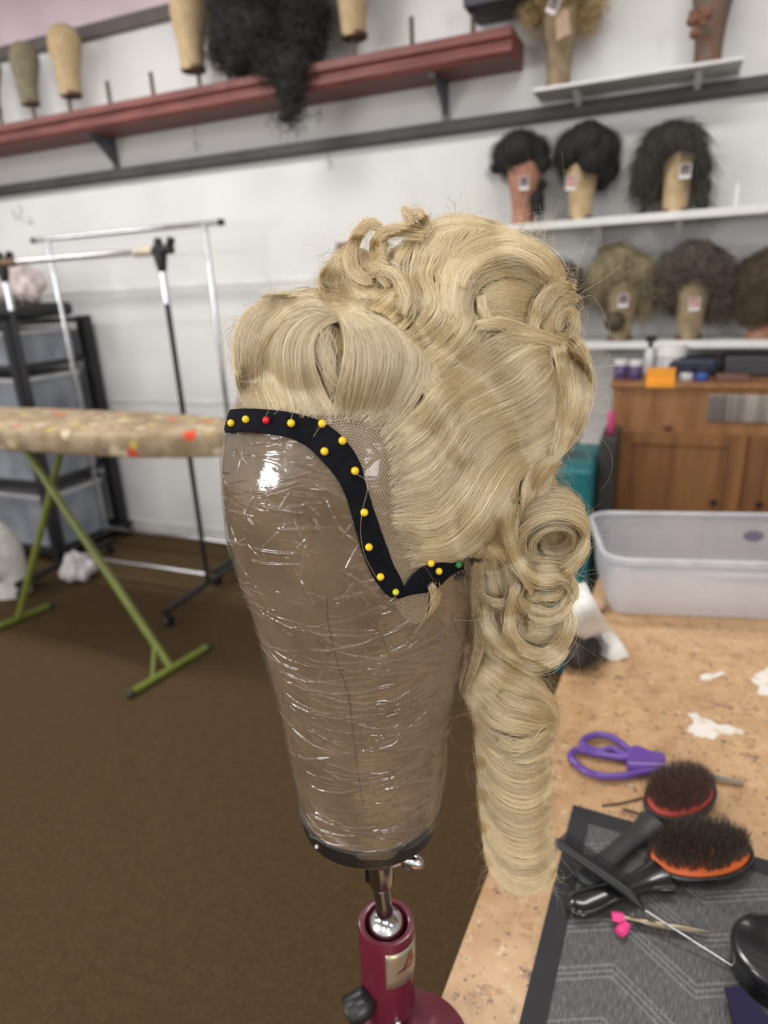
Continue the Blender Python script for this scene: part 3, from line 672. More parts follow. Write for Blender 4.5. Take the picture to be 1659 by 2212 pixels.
# jug and bag on the floor
jg = thing('plastic_jug', (-2.98, 2.05, 0), 'translucent white plastic jug with a hooped handle on the floor by the green leg', 'jug')
m_jug = mat('milky_plastic', (214, 212, 206), rough=0.35)
jc = onZ(25, 1345, 0.0); jc[0], jc[1] = -3.245, 2.22
jg.location = tuple(jc)
pr = [(0.001, 0.002), (0.125, 0.002), (0.14, 0.015), (0.142, 0.2), (0.135, 0.27), (0.10, 0.36), (0.05, 0.42), (0.036, 0.44), (0.036, 0.46)]
MB().lathe([(r, z) for r, z in crom(np.array(pr), 30)], jc, 28, sx=0.9, sy=0.7).build('jug_body', m_jug, jg)
MB().lathe([(0.042, 0.455), (0.044, 0.46), (0.044, 0.50), (0.03, 0.505)], jc, 20).build('cap', mat('pinkish_white_cap', (226, 214, 214)), jg)
MB().tube(crom(np.array([jc + [0.03, -0.06, 0.39], jc + [0.09, -0.11, 0.34], jc + [0.11, -0.125, 0.24], jc + [0.08, -0.12, 0.15], jc + [0.04, -0.10, 0.12]]), 20), 0.018, 10).build('handle', m_jug, jg)
c = onZ(70, 1262, 0.0); t = thing('plastic_bag', c, 'crumpled white plastic bag on the floor beside the jug', 'bag')
c = np.array([-2.985, 2.42, 0]); t.location = tuple(c); hair_lump('bag_folds', mat('white_film', (206, 200, 202), rough=0.4), t, c, [(c + np.array([0, 0, 0.072]), 0.065), (c + np.array([0.05, 0.03, 0.06]), 0.05), (c + np.array([0.02, 0.09, 0.07]), 0.062), (c + np.array([0.0, 0.03, 0.13]), 0.05)], disp=0.008, vox=0.008)

# ================================================================== WORK TABLE
TZ = 0.83
m_top = mat('speckled_laminate', (208, 172, 130), rough=0.32, col2=(186, 146, 104), scale=38, detail=6, lo=0.3, hi=0.7)
def speckle():
    nt = m_top.node_tree; b = nt.nodes['Principled BSDF']; prev = b.inputs['Base Color'].links[0].from_socket
    tc = nt.nodes.new('ShaderNodeTexCoord')
    for sc, lo, hi, col, det in ((60, 0.60, 0.72, (222, 198, 162), 5), (34, 0.58, 0.68, (150, 112, 84), 8), (120, 0.60, 0.67, (104, 88, 76), 4), (75, 0.64, 0.69, (70, 58, 50), 6), (22, 0.66, 0.73, (120, 96, 84), 9)):
        n = nt.nodes.new('ShaderNodeTexNoise'); n.inputs['Scale'].default_value = sc; n.inputs['Detail'].default_value = det; n.inputs['Roughness'].default_value = 0.65
        mp = nt.nodes.new('ShaderNodeMapping'); mp.inputs['Location'].default_value = (sc * 0.37, sc, 1); nt.links.new(tc.outputs['Object'], mp.inputs[0]); nt.links.new(mp.outputs[0], n.inputs['Vector'])
        r = nt.nodes.new('ShaderNodeMapRange'); r.inputs[1].default_value = lo; r.inputs[2].default_value = hi; nt.links.new(n.outputs['Fac'], r.inputs[0])
        mx = nt.nodes.new('ShaderNodeMixRGB'); mx.inputs[2].default_value = lin(col); nt.links.new(r.outputs[0], mx.inputs[0]); nt.links.new(prev, mx.inputs[1]); prev = mx.outputs[0]
    nt.links.new(prev, b.inputs['Base Color'])
speckle()
tb = thing('work_table', (0.5, 0.8, 0), 'work table with a tan speckled laminate top and pale edge', 'table')
edge = [(-0.172, 0.05), (1.25, 0.05), (1.25, 1.56), (-0.06, 1.56), (-0.098, 1.53), (-0.105, 1.49)]
MB().prism(edge, TZ - 0.003, TZ).build('laminate_top', m_top, tb, smooth=False)
MB().prism([(x - 0.0008 if x < 0 else x + 0.0008, y) for x, y in edge], TZ - 0.034, TZ - 0.0031).build('edge_board', mat('pale_edge_band', (196, 184, 160), rough=0.5), tb, smooth=False)
for x, y in ((-0.08, 0.12), (1.18, 0.12), (1.18, 1.48), (-0.04, 1.46)):
    MB().box((x - 0.02, y - 0.02, 0), (x + 0.02, y + 0.02, TZ - 0.035)).build('leg', m_blackm, tb, smooth=False)

def tp(px, py, h=0.0): return onZ(px, py, TZ + h)
# cloudy tub
tub = thing('storage_tub', (0.16, 1.45, TZ), 'open cloudy plastic tub standing on the far end of the speckled table', 'tub')
m_tub = mat('cloudy_tub_plastic', (214, 214, 220), rough=0.22, col2=(204, 206, 214), scale=6, alpha=0.36, spec=0.6)
m_tubrim = mat('frosted_rim', (206, 207, 212), rough=0.3, alpha=0.72)
ang = math.atan2(0.075, 0.33); ca, sa = math.cos(ang), math.sin(ang)
def rrect(x0, y0, x1, y1, r, z, n=8):
    pts = []
    for cx_, cy_, a0 in ((x1 - r, y1 - r, 0), (x0 + r, y1 - r, math.pi / 2), (x0 + r, y0 + r, math.pi), (x1 - r, y0 + r, 1.5 * math.pi)):
        for k in range(n + 1):
            a = a0 + k / n * math.pi / 2; x = cx_ + r * math.cos(a); y = cy_ + r * math.sin(a)
            pts.append((TO[0] + ca * x - sa * y, TO[1] + sa * x + ca * y, z))
    return pts
TO = onZ(1312, 1206, 0.965)
Lx, Ly = 0.46, 0.285
rows = [rrect(0.022, 0.018, Lx - 0.022, Ly - 0.05, 0.02, TZ + 0.001), rrect(0.014, 0.008, Lx - 0.014, Ly - 0.038, 0.035, TZ + 0.010)]
rows += [rrect(0.006 * (1 - q) + 0.004, 0.006 * (1 - q), Lx - 0.004, Ly - 0.03 * (1 - q), 0.045, TZ + 0.012 + q * 0.112) for q in (0.3, 0.7, 1.0)]
g = grid_mesh('tub_wall', np.array(rows), m_tub, tub, closed_u=True)
sd = g.modifiers.new('s', 'SOLIDIFY'); sd.thickness = 0.002
fl = rrect(0.022, 0.018, Lx - 0.022, Ly - 0.05, 0.02, TZ + 0.0035)
MB().add(fl, [tuple(range(len(fl)))]).build('tub_floor', m_tub, tub, smooth=False)
rim = MB()
lip = [rrect(0, 0, Lx, Ly, 0.05, TZ + 0.124), rrect(-0.008, -0.008, Lx + 0.008, Ly + 0.008, 0.055, TZ + 0.124), rrect(-0.009, -0.009, Lx + 0.009, Ly + 0.009, 0.055, TZ + 0.135), rrect(-0.002, -0.002, Lx + 0.002, Ly + 0.002, 0.05, TZ + 0.138), rrect(0.003, 0.003, Lx - 0.003, Ly - 0.003, 0.048, TZ + 0.134)]
V = np.array(lip); n = V.shape[1]
F = [((i % 5) * n + q, (i % 5) * n + (q + 1) % n, ((i + 1) % 5) * n + (q + 1) % n, ((i + 1) % 5) * n + q) for i in range(5) for q in range(n)]
rim.add(V, F).build('rim', m_tubrim, tub)
nb3 = np.array([-sa, ca, 0.0]); r_ = rays(1628, 1158); q_ = np.array([TO[0], TO[1], 0]) + nb3 * (Ly - 0.016)
c = CAM + r_ * (((q_ - CAM) @ nb3) / (r_ @ nb3)); u3 = np.array([ca, sa, 0.0])
MB().extrude([c + u3 * 0.021 * math.cos(a) + np.array([0, 0, 0.013]) * math.sin(a) for a in np.linspace(0, 2 * np.pi, 29)[:-1]], -nb3 * 0.001).build('oval_sticker', mat('grey_sticker', (116, 116, 130), rough=0.5), tub, smooth=False)

# white paper strip over a dark hair bundle at the table's edge
m_paper = mat('white_paper', (240, 238, 232), rough=0.6, bump=0.2, bscale=30)
st = crom(np.array([atT(1243, 1262, 0.93), atT(1262, 1330, 0.90), onZ(1295, 1368, TZ + 0.05), onZ(1325, 1402, TZ + 0.022), onZ(1346, 1422, TZ + 0.004)]), 18)
wd = crom(np.array([[0.016], [0.024], [0.026], [0.022], [0.014]]), 18)[:, 0]
sdv = np.array([0.80, 0.45, 0.38]); sdv /= np.linalg.norm(sdv)
g = grid_mesh('paper_strip', np.array([[s + sdv * w_ * q - np.array([0, 0, 0.004]) * abs(q) for q in (-1, -0.5, 0, 0.5, 1)] for s, w_ in zip(st, wd)]), m_paper)
sd = g.modifiers.new('s', 'SOLIDIFY'); sd.thickness = 0.0012
tag(g, 'white paper strip hanging behind the lower curls onto the speckled table', 'paper')
c = tp(1248, 1440)
t = thing('dark_hairpiece', c, 'dark brown hairpiece lying on the table edge behind the lower curls', 'hairpiece')
sp = [(c + np.array([dx, dy, r * 0.97]), r) for dx, dy, r in ((0.0, 0, 0.024), (-0.03, 0.02, 0.028), (-0.055, 0.035, 0.026), (0.012, 0.03, 0.026), (-0.02, 0.06, 0.028), (0.01, 0.07, 0.024), (-0.05, 0.09, 0.028), (-0.06, 0.0, 0.024))]
u_db = under('umber_hair_base', (48, 38, 34)); h_db = hair_mat('umber_hair', (48, 38, 34), (36, 28, 26), (60, 48, 42), spec=0.06)
l = hair_lump('hair_mass', u_db, t, None, sp, disp=0.002, vox=0.003); fuzz(t, l, h_db, 900, 0.025, 0.0002, 0.2, 5)
c = onZ(1292, 1318, TZ)
tag(MB().ball(c + np.array([0, 0.01, 0.012]), (0.016, 0.030, 0.012), 16, 10).build('tan_sponge', mat('tan_sponge', (196, 164, 130), rough=0.95, bump=0.6, bscale=300)), 'tan sponge on the table corner just left of the cloudy tub', 'sponge')

# white residue patches
def blot(pts, label, h=0.0008):
    P = [tp(a, b) for a, b in pts]
    q = np.array(P)[:, :2]; c = q.mean(0); r2 = np.random.default_rng(len(pts)); out = []
    for i in range(len(q)):
        for k in range(5):
            f = k / 5; p = q[i] * (1 - f) + q[(i + 1) % len(q)] * f; d = p - c
            out.append(c + d * (1 + r2.uniform(-0.14, 0.14)))
    tag(MB().prism(out, TZ + 0.0001, TZ + h).build('dried_glue', mat('dried_white_glue', (236, 230, 220), rough=0.5, col2=(214, 196, 168), scale=50, lo=0.5, hi=0.7) if 'dried_white_glue' not in bpy.data.materials else bpy.data.materials['dried_white_glue'], smooth=False), label, 'residue')
blot([(1488, 1545), (1500, 1535), (1515, 1552), (1535, 1556), (1550, 1566), (1575, 1568), (1605, 1578), (1612, 1588), (1585, 1588), (1560, 1585), (1540, 1595), (1510, 1592), (1490, 1580), (1482, 1570), (1500, 1565)], 'white dried glue patch on the table above the purple scissors')
blot([(1512, 1462), (1525, 1455), (1540, 1458), (1560, 1450), (1565, 1456), (1550, 1463), (1530, 1470), (1516, 1470)], 'small white dried glue patch nearest the cloudy tub')
blot([(1622, 1470), (1635, 1455), (1662, 1440), (1690, 1470), (1680, 1510), (1655, 1505), (1635, 1498), (1640, 1482)], 'white dried glue patch at the right edge of the picture')

# place mat
m_mat = mat('woven_grey_vinyl', (62, 62, 64), rough=0.55, col2=(92, 92, 92), scale=120)
def weave():
    nt = m_mat.node_tree; b = nt.nodes['Principled BSDF']
    N = lambda t, **k: nt.nodes.new('ShaderNode' + t)
    tc = N('TexCoord'); sp = N('SeparateXYZ'); mpg = N('Mapping'); mpg.inputs['Rotation'].default_value = (0, 0, 0.10)
    nt.links.new(tc.outputs['Object'], mpg.inputs[0]); nt.links.new(mpg.outputs[0], sp.inputs[0])
    def m(op, a, b_=None, c_=None):
        n = N('Math'); n.operation = op
        for i, v in enumerate((a, b_, c_)):
            if v is None: continue
            if isinstance(v, (int, float)): n.inputs[i].default_value = v
            else: nt.links.new(v, n.inputs[i])
        return n.outputs[0]
    X, Y = sp.outputs[0], sp.outputs[1]
    # fine threads: offset columns and rows
    u = m('MULTIPLY', X, 900.0); v = m('MULTIPLY', Y, 1300.0)
    fu = m('FRACT', u); fl = m('FLOOR', u)
    v2 = m('ADD', v, m('MULTIPLY', m('MODULO', fl, 4.0), 0.25)); fv = m('FRACT', m('MULTIPLY', v2, 0.33))
    th = m('MULTIPLY', m('LESS_THAN', fv, 0.45), m('GREATER_THAN', fu, 0.3))
    # broad zigzag bands, period 65 mm, three light lines each
    zz = m('ABSOLUTE', m('SUBTRACT', m('FRACT', m('MULTIPLY', X, 6.5)), 0.5))
    w = m('FRACT', m('ADD', m('MULTIPLY', Y, 17.0), m('MULTIPLY', zz, 1.5)))
    l3 = m('MULTIPLY', m('LESS_THAN', w, 0.36), m('GREATER_THAN', m('FRACT', m('MULTIPLY', w, 8.3)), 0.55))
    ns = N('TexNoise'); ns.inputs['Scale'].default_value = 1.0; ns.inputs['Detail'].default_value = 4
    ms = N('Mapping'); ms.inputs['Scale'].default_value = (900, 90, 1); nt.links.new(mpg.outputs[0], ms.inputs[0]); nt.links.new(ms.outputs[0], ns.inputs['Vector'])
    fac = m('ADD', m('MULTIPLY', th, 0.28), m('MULTIPLY', m('MULTIPLY', l3, th), 0.5))
    fac = m('ADD', fac, m('MULTIPLY', m('SUBTRACT', ns.outputs['Fac'], 0.42), 1.1))
    r = N('ValToRGB'); r.color_ramp.elements[0].color = lin((56, 56, 58)); r.color_ramp.elements[1].color = lin((186, 183, 176)); e = r.color_ramp.elements.new(0.35); e.color = lin((108, 107, 106))
    nt.links.new(fac, r.inputs[0]); nt.links.new(r.outputs[0], b.inputs['Base Color'])
    bp = N('Bump'); bp.inputs['Distance'].default_value = 0.0006; nt.links.new(th, bp.inputs['Height']); nt.links.new(bp.outputs[0], b.inputs['Normal'])
weave()
pm = thing('place_mat', tp(1240, 1800), 'dark grey woven place mat with black border under the brushes', 'mat')
ctl = tp(1238, 1742); u1 = tp(1659, 1862) - ctl; u1 /= np.linalg.norm(u1); cbl = tp(1122, 2212); v1 = cbl - ctl; v1 /= np.linalg.norm(v1)
def mp_(a, b): p = ctl + u1 * a + v1 * b; return (p[0], p[1])
Wm, Hm, bw = 0.45, 0.46, 0.024
MB().prism([mp_(bw, bw), mp_(Wm - bw, bw), mp_(Wm - bw, Hm - bw), mp_(bw, Hm - bw)], TZ + 0.0008, TZ + 0.0022).build('woven_panel', m_mat, pm, smooth=False)
w = MB()
for q in (((0, 0), (Wm, 0), (Wm, bw), (0, bw)), ((0, Hm - bw), (Wm, Hm - bw), (Wm, Hm), (0, Hm)), ((0, bw), (bw, bw), (bw, Hm - bw), (0, Hm - bw)), ((Wm - bw, bw), (Wm, bw), (Wm, Hm - bw), (Wm - bw, Hm - bw))):
    w.prism([mp_(*k) for k in q], TZ + 0.0004, TZ + 0.0028)
w.build('border', mat('black_binding', (40, 40, 42), rough=0.7, bump=0.2, bscale=400), pm, smooth=False)
MZ = 0.003

# purple scissors
m_pur = mat('purple_handle', (104, 66, 158), rough=0.32, col2=(96, 60, 150), coat=0.3)
sc = thing('scissors', tp(1400, 1650), 'scissors with purple handles lying on the table above the brushes', 'scissors')
def T(pts, h): return crom(np.array([tp(a, b, h) for a, b in pts]), 8 * len(pts))
h1 = [(1430, 1655), (1395, 1646), (1352, 1632), (1325, 1618), (1295, 1622), (1262, 1612), (1262, 1598), (1285, 1588), (1315, 1590), (1340, 1604), (1360, 1620), (1395, 1640), (1430, 1652)]
h2 = [(1430, 1660), (1390, 1640), (1340, 1636), (1290, 1628), (1250, 1620), (1234, 1630), (1240, 1645), (1265, 1665), (1300, 1676), (1345, 1676), (1385, 1668), (1430, 1664)]
for hh, z in ((h1, 0.009), (h2, 0.008)):
    MB().tube(T(hh, z), 0.0056, 12, flat=0.85).build('handle', m_pur, sc)
MB().tube(T([(1352, 1652), (1385, 1654), (1410, 1655), (1432, 1656)], 0.008), [0.002] + list(np.linspace(0.0095, 0.0105, 31)), 14, flat=0.75, up=(0, 0, 1)).build('pivot_grip', m_pur, sc)
MB().prism([tuple(tp(x, y)[:2]) for x, y in ((1350, 1638), (1368, 1624), (1384, 1628), (1402, 1636), (1432, 1641), (1437, 1652), (1434, 1664), (1400, 1667), (1370, 1670), (1356, 1662))], TZ + 0.004, TZ + 0.0135).build('handle_web', m_pur, sc, smooth=False, bevel=0.002)
m_blade = mat('steel_blade', (196, 192, 186), rough=0.22, metal=1.0)
for dy, z in ((0, 0.0095), (5, 0.0065)):
    a, b, c_, d_ = tp(1425, 1650 + dy, z), tp(1425, 1664 + dy * 0.3, z), tp(1606, 1696 + dy * 0.4, z * 0.5), tp(1604, 1690 + dy * 0.4, z * 0.5)
    MB().extrude([a, b, c_, d_], (0, 0, 0.002)).build('blade', m_blade, sc, smooth=False)

# paddle brushes
m_rub = mat('black_lacquer', (24, 25, 27), rough=0.22, coat=0.4)
m_rub2 = mat('matte_black_handle', (44, 44, 46), rough=0.45)
m_bris = hair_mat('bristle', (74, 50, 44), (96, 66, 58), (52, 36, 32), spec=0.12)
m_bris2 = hair_mat('bristle_black', (30, 24, 22), (58, 38, 30), (20, 16, 15), spec=0.12)
def brush(c, ax, L, W, hpts, mb_, cushion, brm, label, z0, tilt, bl, n=1500, edge=None):
    """oval paddle brush: head centre c, long axis ax"""
    t = thing('hair_brush', (c[0], c[1], z0), label, 'hairbrush')
    ax = np.array(ax, float); ax[2] = 0; ax /= np.linalg.norm(ax); sd_ = np.array([-ax[1], ax[0], 0])
    upv = np.array([0, 0, 1.0]) + sd_ * tilt; upv /= np.linalg.norm(upv); sd2 = np.cross(upv, ax)
    cc = np.array([c[0], c[1], z0])
    a_ = np.linspace(0, 2 * np.pi, 49)[:-1]
    def ring(s, h): return [cc + ax * (L * s * math.cos(q)) + sd2 * (W * s * math.sin(q)) + upv * h for q in a_]
    V = np.array([ring(0.02, 0.0), ring(0.80, 0.0), ring(0.97, 0.004), ring(1.0, 0.009), ring(0.985, 0.0135), ring(0.93, 0.0145), ring(0.90, 0.012), ring(0.02, 0.012)])
    grid_mesh('paddle', V, mb_, t, closed_u=True)
    V = np.array([ring(0.90, 0.0125), ring(0.88, 0.0165), ring(0.80, 0.019), ring(0.5, 0.0225), ring(0.02, 0.024)])
    grid_mesh('cushion', V, cushion, t, closed_u=True)
    # handle
    hp = crom(np.array(hpts), 26)
    hr = crom(np.array([[W * 0.60], [W * 0.40], [0.0125], [0.0125], [0.0145], [0.0165], [0.0150], [0.005]]), 26)[:, 0]
    MB().tube(hp, hr, 20, flat=0.46, up=(0, 0, 1)).build('handle', mb_, t)
    # tufts
    r2 = np.random.default_rng(int(c[0] * 1e4) % 97); P = []
    g = np.linspace(-0.82, 0.82, 19)
    for i in g:
        for j in np.linspace(-0.82, 0.82, 13):
            if i * i + j * j > 0.72: continue
            root = cc + ax * (L * i) + sd2 * (W * j) + upv * (0.018 + 0.005 * (1 - i * i - j * j))
            for k in range(max(3, n // 110)):
                d = upv + ax * (0.30 * i + r2.normal() * 0.13) + sd2 * (0.30 * j + r2.normal() * 0.13); l = bl * r2.uniform(0.7, 1.08)
                rt = root + (ax * r2.normal() + sd2 * r2.normal()) * 0.0013
                P.append([rt + d * l * s for s in (0, 0.33, 0.66, 1.0)])
    P = np.array(P); rr = np.full(P.shape[:2], 0.00024); rr[:, -1] = 0.00012
    b = hair_curves('bristles', P, rr, brm, t); b['kind'] = 'stuff'
    return t
m_cush_r = mat('red_rubber', (178, 66, 54), rough=0.5); m_cush_o = mat('orange_rubber', (222, 104, 44), rough=0.45)
c1 = tp(1468, 1738, 0.0); 
hz = lambda a, b, h: tp(a, b, h)
brush(c1, tp(1510, 1700) - tp(1395, 1790), 0.060, 0.0385,
      [hz(1415, 1780, 0.010), hz(1385, 1800, 0.010), hz(1350, 1825, 0.012), hz(1325, 1848, 0.012), hz(1300, 1868, 0.012), hz(1278, 1888, 0.011), hz(1262, 1902, 0.011), hz(1256, 1908, 0.010)],
      m_rub2, m_cush_r, m_bris, 'oval hairbrush with red cushion and brown bristles, the one behind', TZ + MZ + 0.001, 0.08, 0.017, 1500)
c2 = tp(1510, 1870, 0.0)
brush(c2, tp(1600, 1838) - tp(1420, 1872), 0.067, 0.040,
      [hz(1430, 1892, 0.012), hz(1395, 1902, 0.014), hz(1360, 1915, 0.016), hz(1330, 1925, 0.016), hz(1300, 1935, 0.014), hz(1268, 1948, 0.012), hz(1240, 1956, 0.012), hz(1226, 1960, 0.010)],
      m_rub, m_cush_o, m_bris2, 'oval hairbrush with orange cushion and black bristles, the one in front', TZ + MZ + 0.001, 0.12, 0.019, 1800)

# rat-tail comb
cb = thing('tail_comb', tp(1300, 1890), 'black rat-tail comb with a metal tail lying across the brush handles', 'comb')
m_comb = mat('black_comb', (30, 31, 33), rough=0.4)
ca_, cb_ = tp(1199, 1818, 0.034), tp(1352, 1925, 0.030)
MB().tube(crom(np.array([ca_, (ca_ + cb_) / 2, cb_, tp(1375, 1948, 0.026), tp(1394, 1968, 0.020)]), 24), list(np.concatenate([np.linspace(0.0050, 0.0056, 16), np.linspace(0.0056, 0.0014, 8)])), 12).build('spine', m_comb, cb)
dirn = (cb_ - ca_); Lc = np.linalg.norm(dirn); dirn /= Lc; pv = np.cross(dirn, [0, 0, 1.0]); pv /= np.linalg.norm(pv)
if ((ca_ + pv * 0.02 - CAM) @ W2C)[1] / ((ca_ + pv * 0.02 - CAM) @ W2C)[2] > ((ca_ - CAM) @ W2C)[1] / ((ca_ - CAM) @ W2C)[2]: pv = -pv
w = MB()
for k in range(52):
    p = ca_ + dirn * (Lc * (0.01 + 0.97 * k / 51)); w.tube([p, p + pv * 0.024 - np.array([0, 0, 0.002])], [0.0009, 0.0005], 5)
w.box((0, 0, 0), (1e-5, 1e-5, 1e-5)) if False else None
w.build('teeth', m_comb, cb)
MB().tube([tp(1390, 1964, 0.021), tp(1605, 2101, 0.006)], [0.0013, 0.0011], 10).build('metal_tail', m_chrome, cb)

# clip with pink tips
cl = thing('hair_clip', tp(1430, 2000, MZ), 'metal sectioning clip with two pink finger tips on the woven mat', 'clip')
m_pink = mat('pink_rubber', (232, 66, 136), rough=0.45); m_clip = mat('aged_brass_steel', (158, 146, 124), rough=0.3, metal=0.8)
MB().tube(T([(1345, 1980), (1372, 1984), (1400, 1990), (1460, 2000), (1534, 2012)], MZ + 0.009), list(np.linspace(0.0028, 0.0034, 30)) + list(np.linspace(0.0034, 0.0008, 10)), 10, flat=0.45, up=(0, 0, 1)).build('jaw', m_clip, cl)
MB().tube(T([(1356, 1995), (1376, 1984), (1400, 1993), (1460, 2004), (1534, 2013)], MZ + 0.004), list(np.linspace(0.0026, 0.0034, 30)) + list(np.linspace(0.0034, 0.0008, 10)), 10, flat=0.45, up=(0, 0, 1)).build('jaw', m_clip, cl)
MB().rod(tp(1366, 1976, MZ + 0.008), tp(1374, 1990, MZ + 0.008), 0.0016).build('spring', m_clip, cl)
MB().tube(T([(1321, 1980), (1334, 1981), (1347, 1981)], MZ + 0.009), [0.002] + [0.0056] * 6 + [0.0062] * 10 + [0.0052] * 7, 12, flat=0.7, up=(0, 0, 1)).build('finger_tip', m_pink, cl)
MB().tube(T([(1337, 2017), (1344, 2008), (1354, 1996)], MZ + 0.006), [0.002] + [0.0056] * 6 + [0.0062] * 10 + [0.005] * 7, 12, flat=0.7, up=(0, 0, 1)).build('finger_tip', m_pink, cl)

# hair pins beside the red brush
for pts, lb in (([(1300, 1739), (1335, 1735), (1365, 1728), (1388, 1722)], 'thin dark hairpin left of the red-cushioned brush'), ([(1345, 1746), (1368, 1752), (1388, 1760)], 'short thin hairpin just above the mat border')):
    p = T(pts, 0.0015); q = T([(a, b + 3) for a, b in pts], 0.0015)
    tag(MB().tube(np.concatenate([p, q[::-1]]), 0.0006, 6).build('hairpin', hb), lb, 'hairpin')

# black jar at the right edge and navy pouch below it
c = tp(1672, 2108, MZ)
jr = thing('round_jar', c, 'black round jar lid at the lower right corner of the picture', 'jar')
MB().lathe([(0.036, 0.0), (0.040, 0.002), (0.040, 0.020), (0.038, 0.021)], c, 48).build('body', m_rub, jr)
MB().lathe([(0.0415, 0.021), (0.0425, 0.023), (0.0425, 0.034), (0.041, 0.0365), (0.038, 0.0372), (0.0365, 0.0360), (0.001, 0.0360)], c, 64).build('lid', m_rub, jr)
nv = thing('navy_clip', tp(1600, 2170), 'dark navy plastic clamp in the lower right corner below the jar', 'clip')
m_nv = mat('navy_gloss', (34, 30, 62), rough=0.6, spec=0.2)
P = [tp(1563, 2137, 0.012), tp(1600, 2136, 0.016), tp(1642, 2180, 0.018), tp(1700, 2260, 0.016), tp(1600, 2260, 0.012)]
MB().extrude(P, (0, 0, 0.004)).build('upper_plate', m_nv, nv, smooth=False, bevel=0.001)
P2 = [tp(1575, 2150, 0.004), tp(1612, 2160, 0.005), tp(1640, 2262, 0.005), tp(1590, 2262, 0.004)]
MB().extrude(P2, (0, 0, 0.003)).build('lower_plate', m_nv, nv, smooth=False, bevel=0.001)
MB().rod(tp(1600, 2150, 0.011), tp(1630, 2185, 0.011), 0.004).build('spring', m_nv, nv)

# ================================================================== STAND
st_ = thing('block_stand', (-0.197, 0.405, 0), 'maroon swivel stand with chrome ball holding the blonde-wigged block', 'stand')
m_maroon = mat('maroon_enamel', (98, 22, 42), rough=0.35, col2=(86, 19, 37), scale=8, coat=0.25)
m_maroon2 = mat('speckled_maroon_tray', (96, 30, 44), rough=0.35, col2=(130, 76, 80), scale=60, lo=0.55, hi=0.75, bump=0.3, bscale=120)
m_dkchrome = mat('dark_chrome', (150, 150, 152), rough=0.18, metal=1.0)
ct = np.array([-0.1945, 0.4065, 0.955]); cbm = np.array([-0.197, 0.405, 0.852]); axd = ct - cbm; Lcup = np.linalg.norm(axd); axd /= Lcup
RC = 0.0262
MB().lathe([(RC * 0.6, 0.0), (RC * 0.97, 0.0), (RC, 0.003), (RC, Lcup - 0.004), (RC * 0.97, Lcup - 0.0005), (RC * 0.9, Lcup), (RC * 0.78, Lcup - 0.001), (RC * 0.72, Lcup - 0.006), (RC * 0.70, Lcup - 0.03), (RC * 0.1, Lcup - 0.032)], cbm, 56, axis=axd).build('cup', m_maroon, st_)
bc = ct - axd * 0.006
MB().ball(bc, 0.0172, 32, 20).build('chrome_ball', m_chrome, st_)
blk_b = np.array([-0.200, 0.403, 1.084])
tipb = blk_b + np.array([0, 0, 0.0])
rd = MB().rod(bc, bc + (tipb - bc) * 0.62, 0.0078, 20); rd.build('shaft', m_dkchrome, st_)
q0 = bc + (tipb - bc) * 0.55; q1 = tipb
MB().tube([q0, q0 + (q1 - q0) * 0.12, q1], [0.0085, 0.0125, 0.0125], 24).build('socket', m_dkchrome, st_)
e1 = rays(1.0 + 829, 1106) ; right_w = (W2C @ np.array([1, 0, 0])); right_w[2] = 0; right_w /= np.linalg.norm(right_w)
toward = -np.array([ct[0], ct[1], 0]); toward /= np.linalg.norm(toward)
def pst(px, py, dz=0.0): r = rays(px, py); hd = np.array([ct[0], ct[1]]) / np.hypot(ct[0], ct[1]); return CAM + r * ((np.hypot(ct[0], ct[1]) + dz) / (r[:2] @ hd))
ws = pst(880, 1857); wc_ = pst(845, 1868)
MB().rod(wc_, ws, 0.0035).ball(ws + [0.003, 0, 0], (0.0130, 0.007, 0.0080), 18, 12).build('wing_screw', m_chrome, st_)
m_slot = mat('dark_steel', (48, 48, 50), rough=0.3, metal=0.8)
MB().tube([pst(822, 1912), pst(823, 1900), pst(820, 1840)], [0.009, 0.0118, 0.0118], 24).build('collar', m_dkchrome, st_)
lg = pst(800, 1880)
MB().box(lg + [-0.004, -0.004, -0.012], lg + [0.004, 0.005, 0.02]).build('dark_lug', m_slot, st_, smooth=False, bevel=0.001)
# label plate on the cup, facing right-front
def cupP(a, h, r=RC + 0.0005):
    return cbm + axd * h + r * (math.cos(a) * right_w + math.sin(a) * toward)
a0, a1 = math.radians(95), math.radians(10)
h0, h1 = Lcup * 0.50, Lcup * 0.91
V = np.array([[cupP(a0 + (a1 - a0) * u, h0 + (h1 - h0) * v) for u in np.linspace(0, 1, 16)] for v in np.linspace(0, 1, 6)])
lab = grid_mesh('metal_label', V, mat('label_foil', (176, 164, 140), rough=0.3, metal=0.6), st_)
sd = lab.modifiers.new('s', 'SOLIDIFY'); sd.thickness = 0.0004
def lp(u, v): return cupP(a0 + (a1 - a0) * u, h0 + (h1 - h0) * v, RC + 0.0011)
out_ = [lp(0.20, 0.40), lp(0.45, 0.52), lp(0.58, 0.80), lp(0.70, 0.84), lp(0.78, 0.55), lp(0.66, 0.42), lp(0.45, 0.44)]
MB().add(out_, [tuple(range(len(out_)))]).build('printed_mark', m_maroon, lab, smooth=False)
w = cupP(math.radians(72), 0.004, RC); MB().ball(w, 0.0032, 14, 10).build('set_screw', m_chrome, st_)
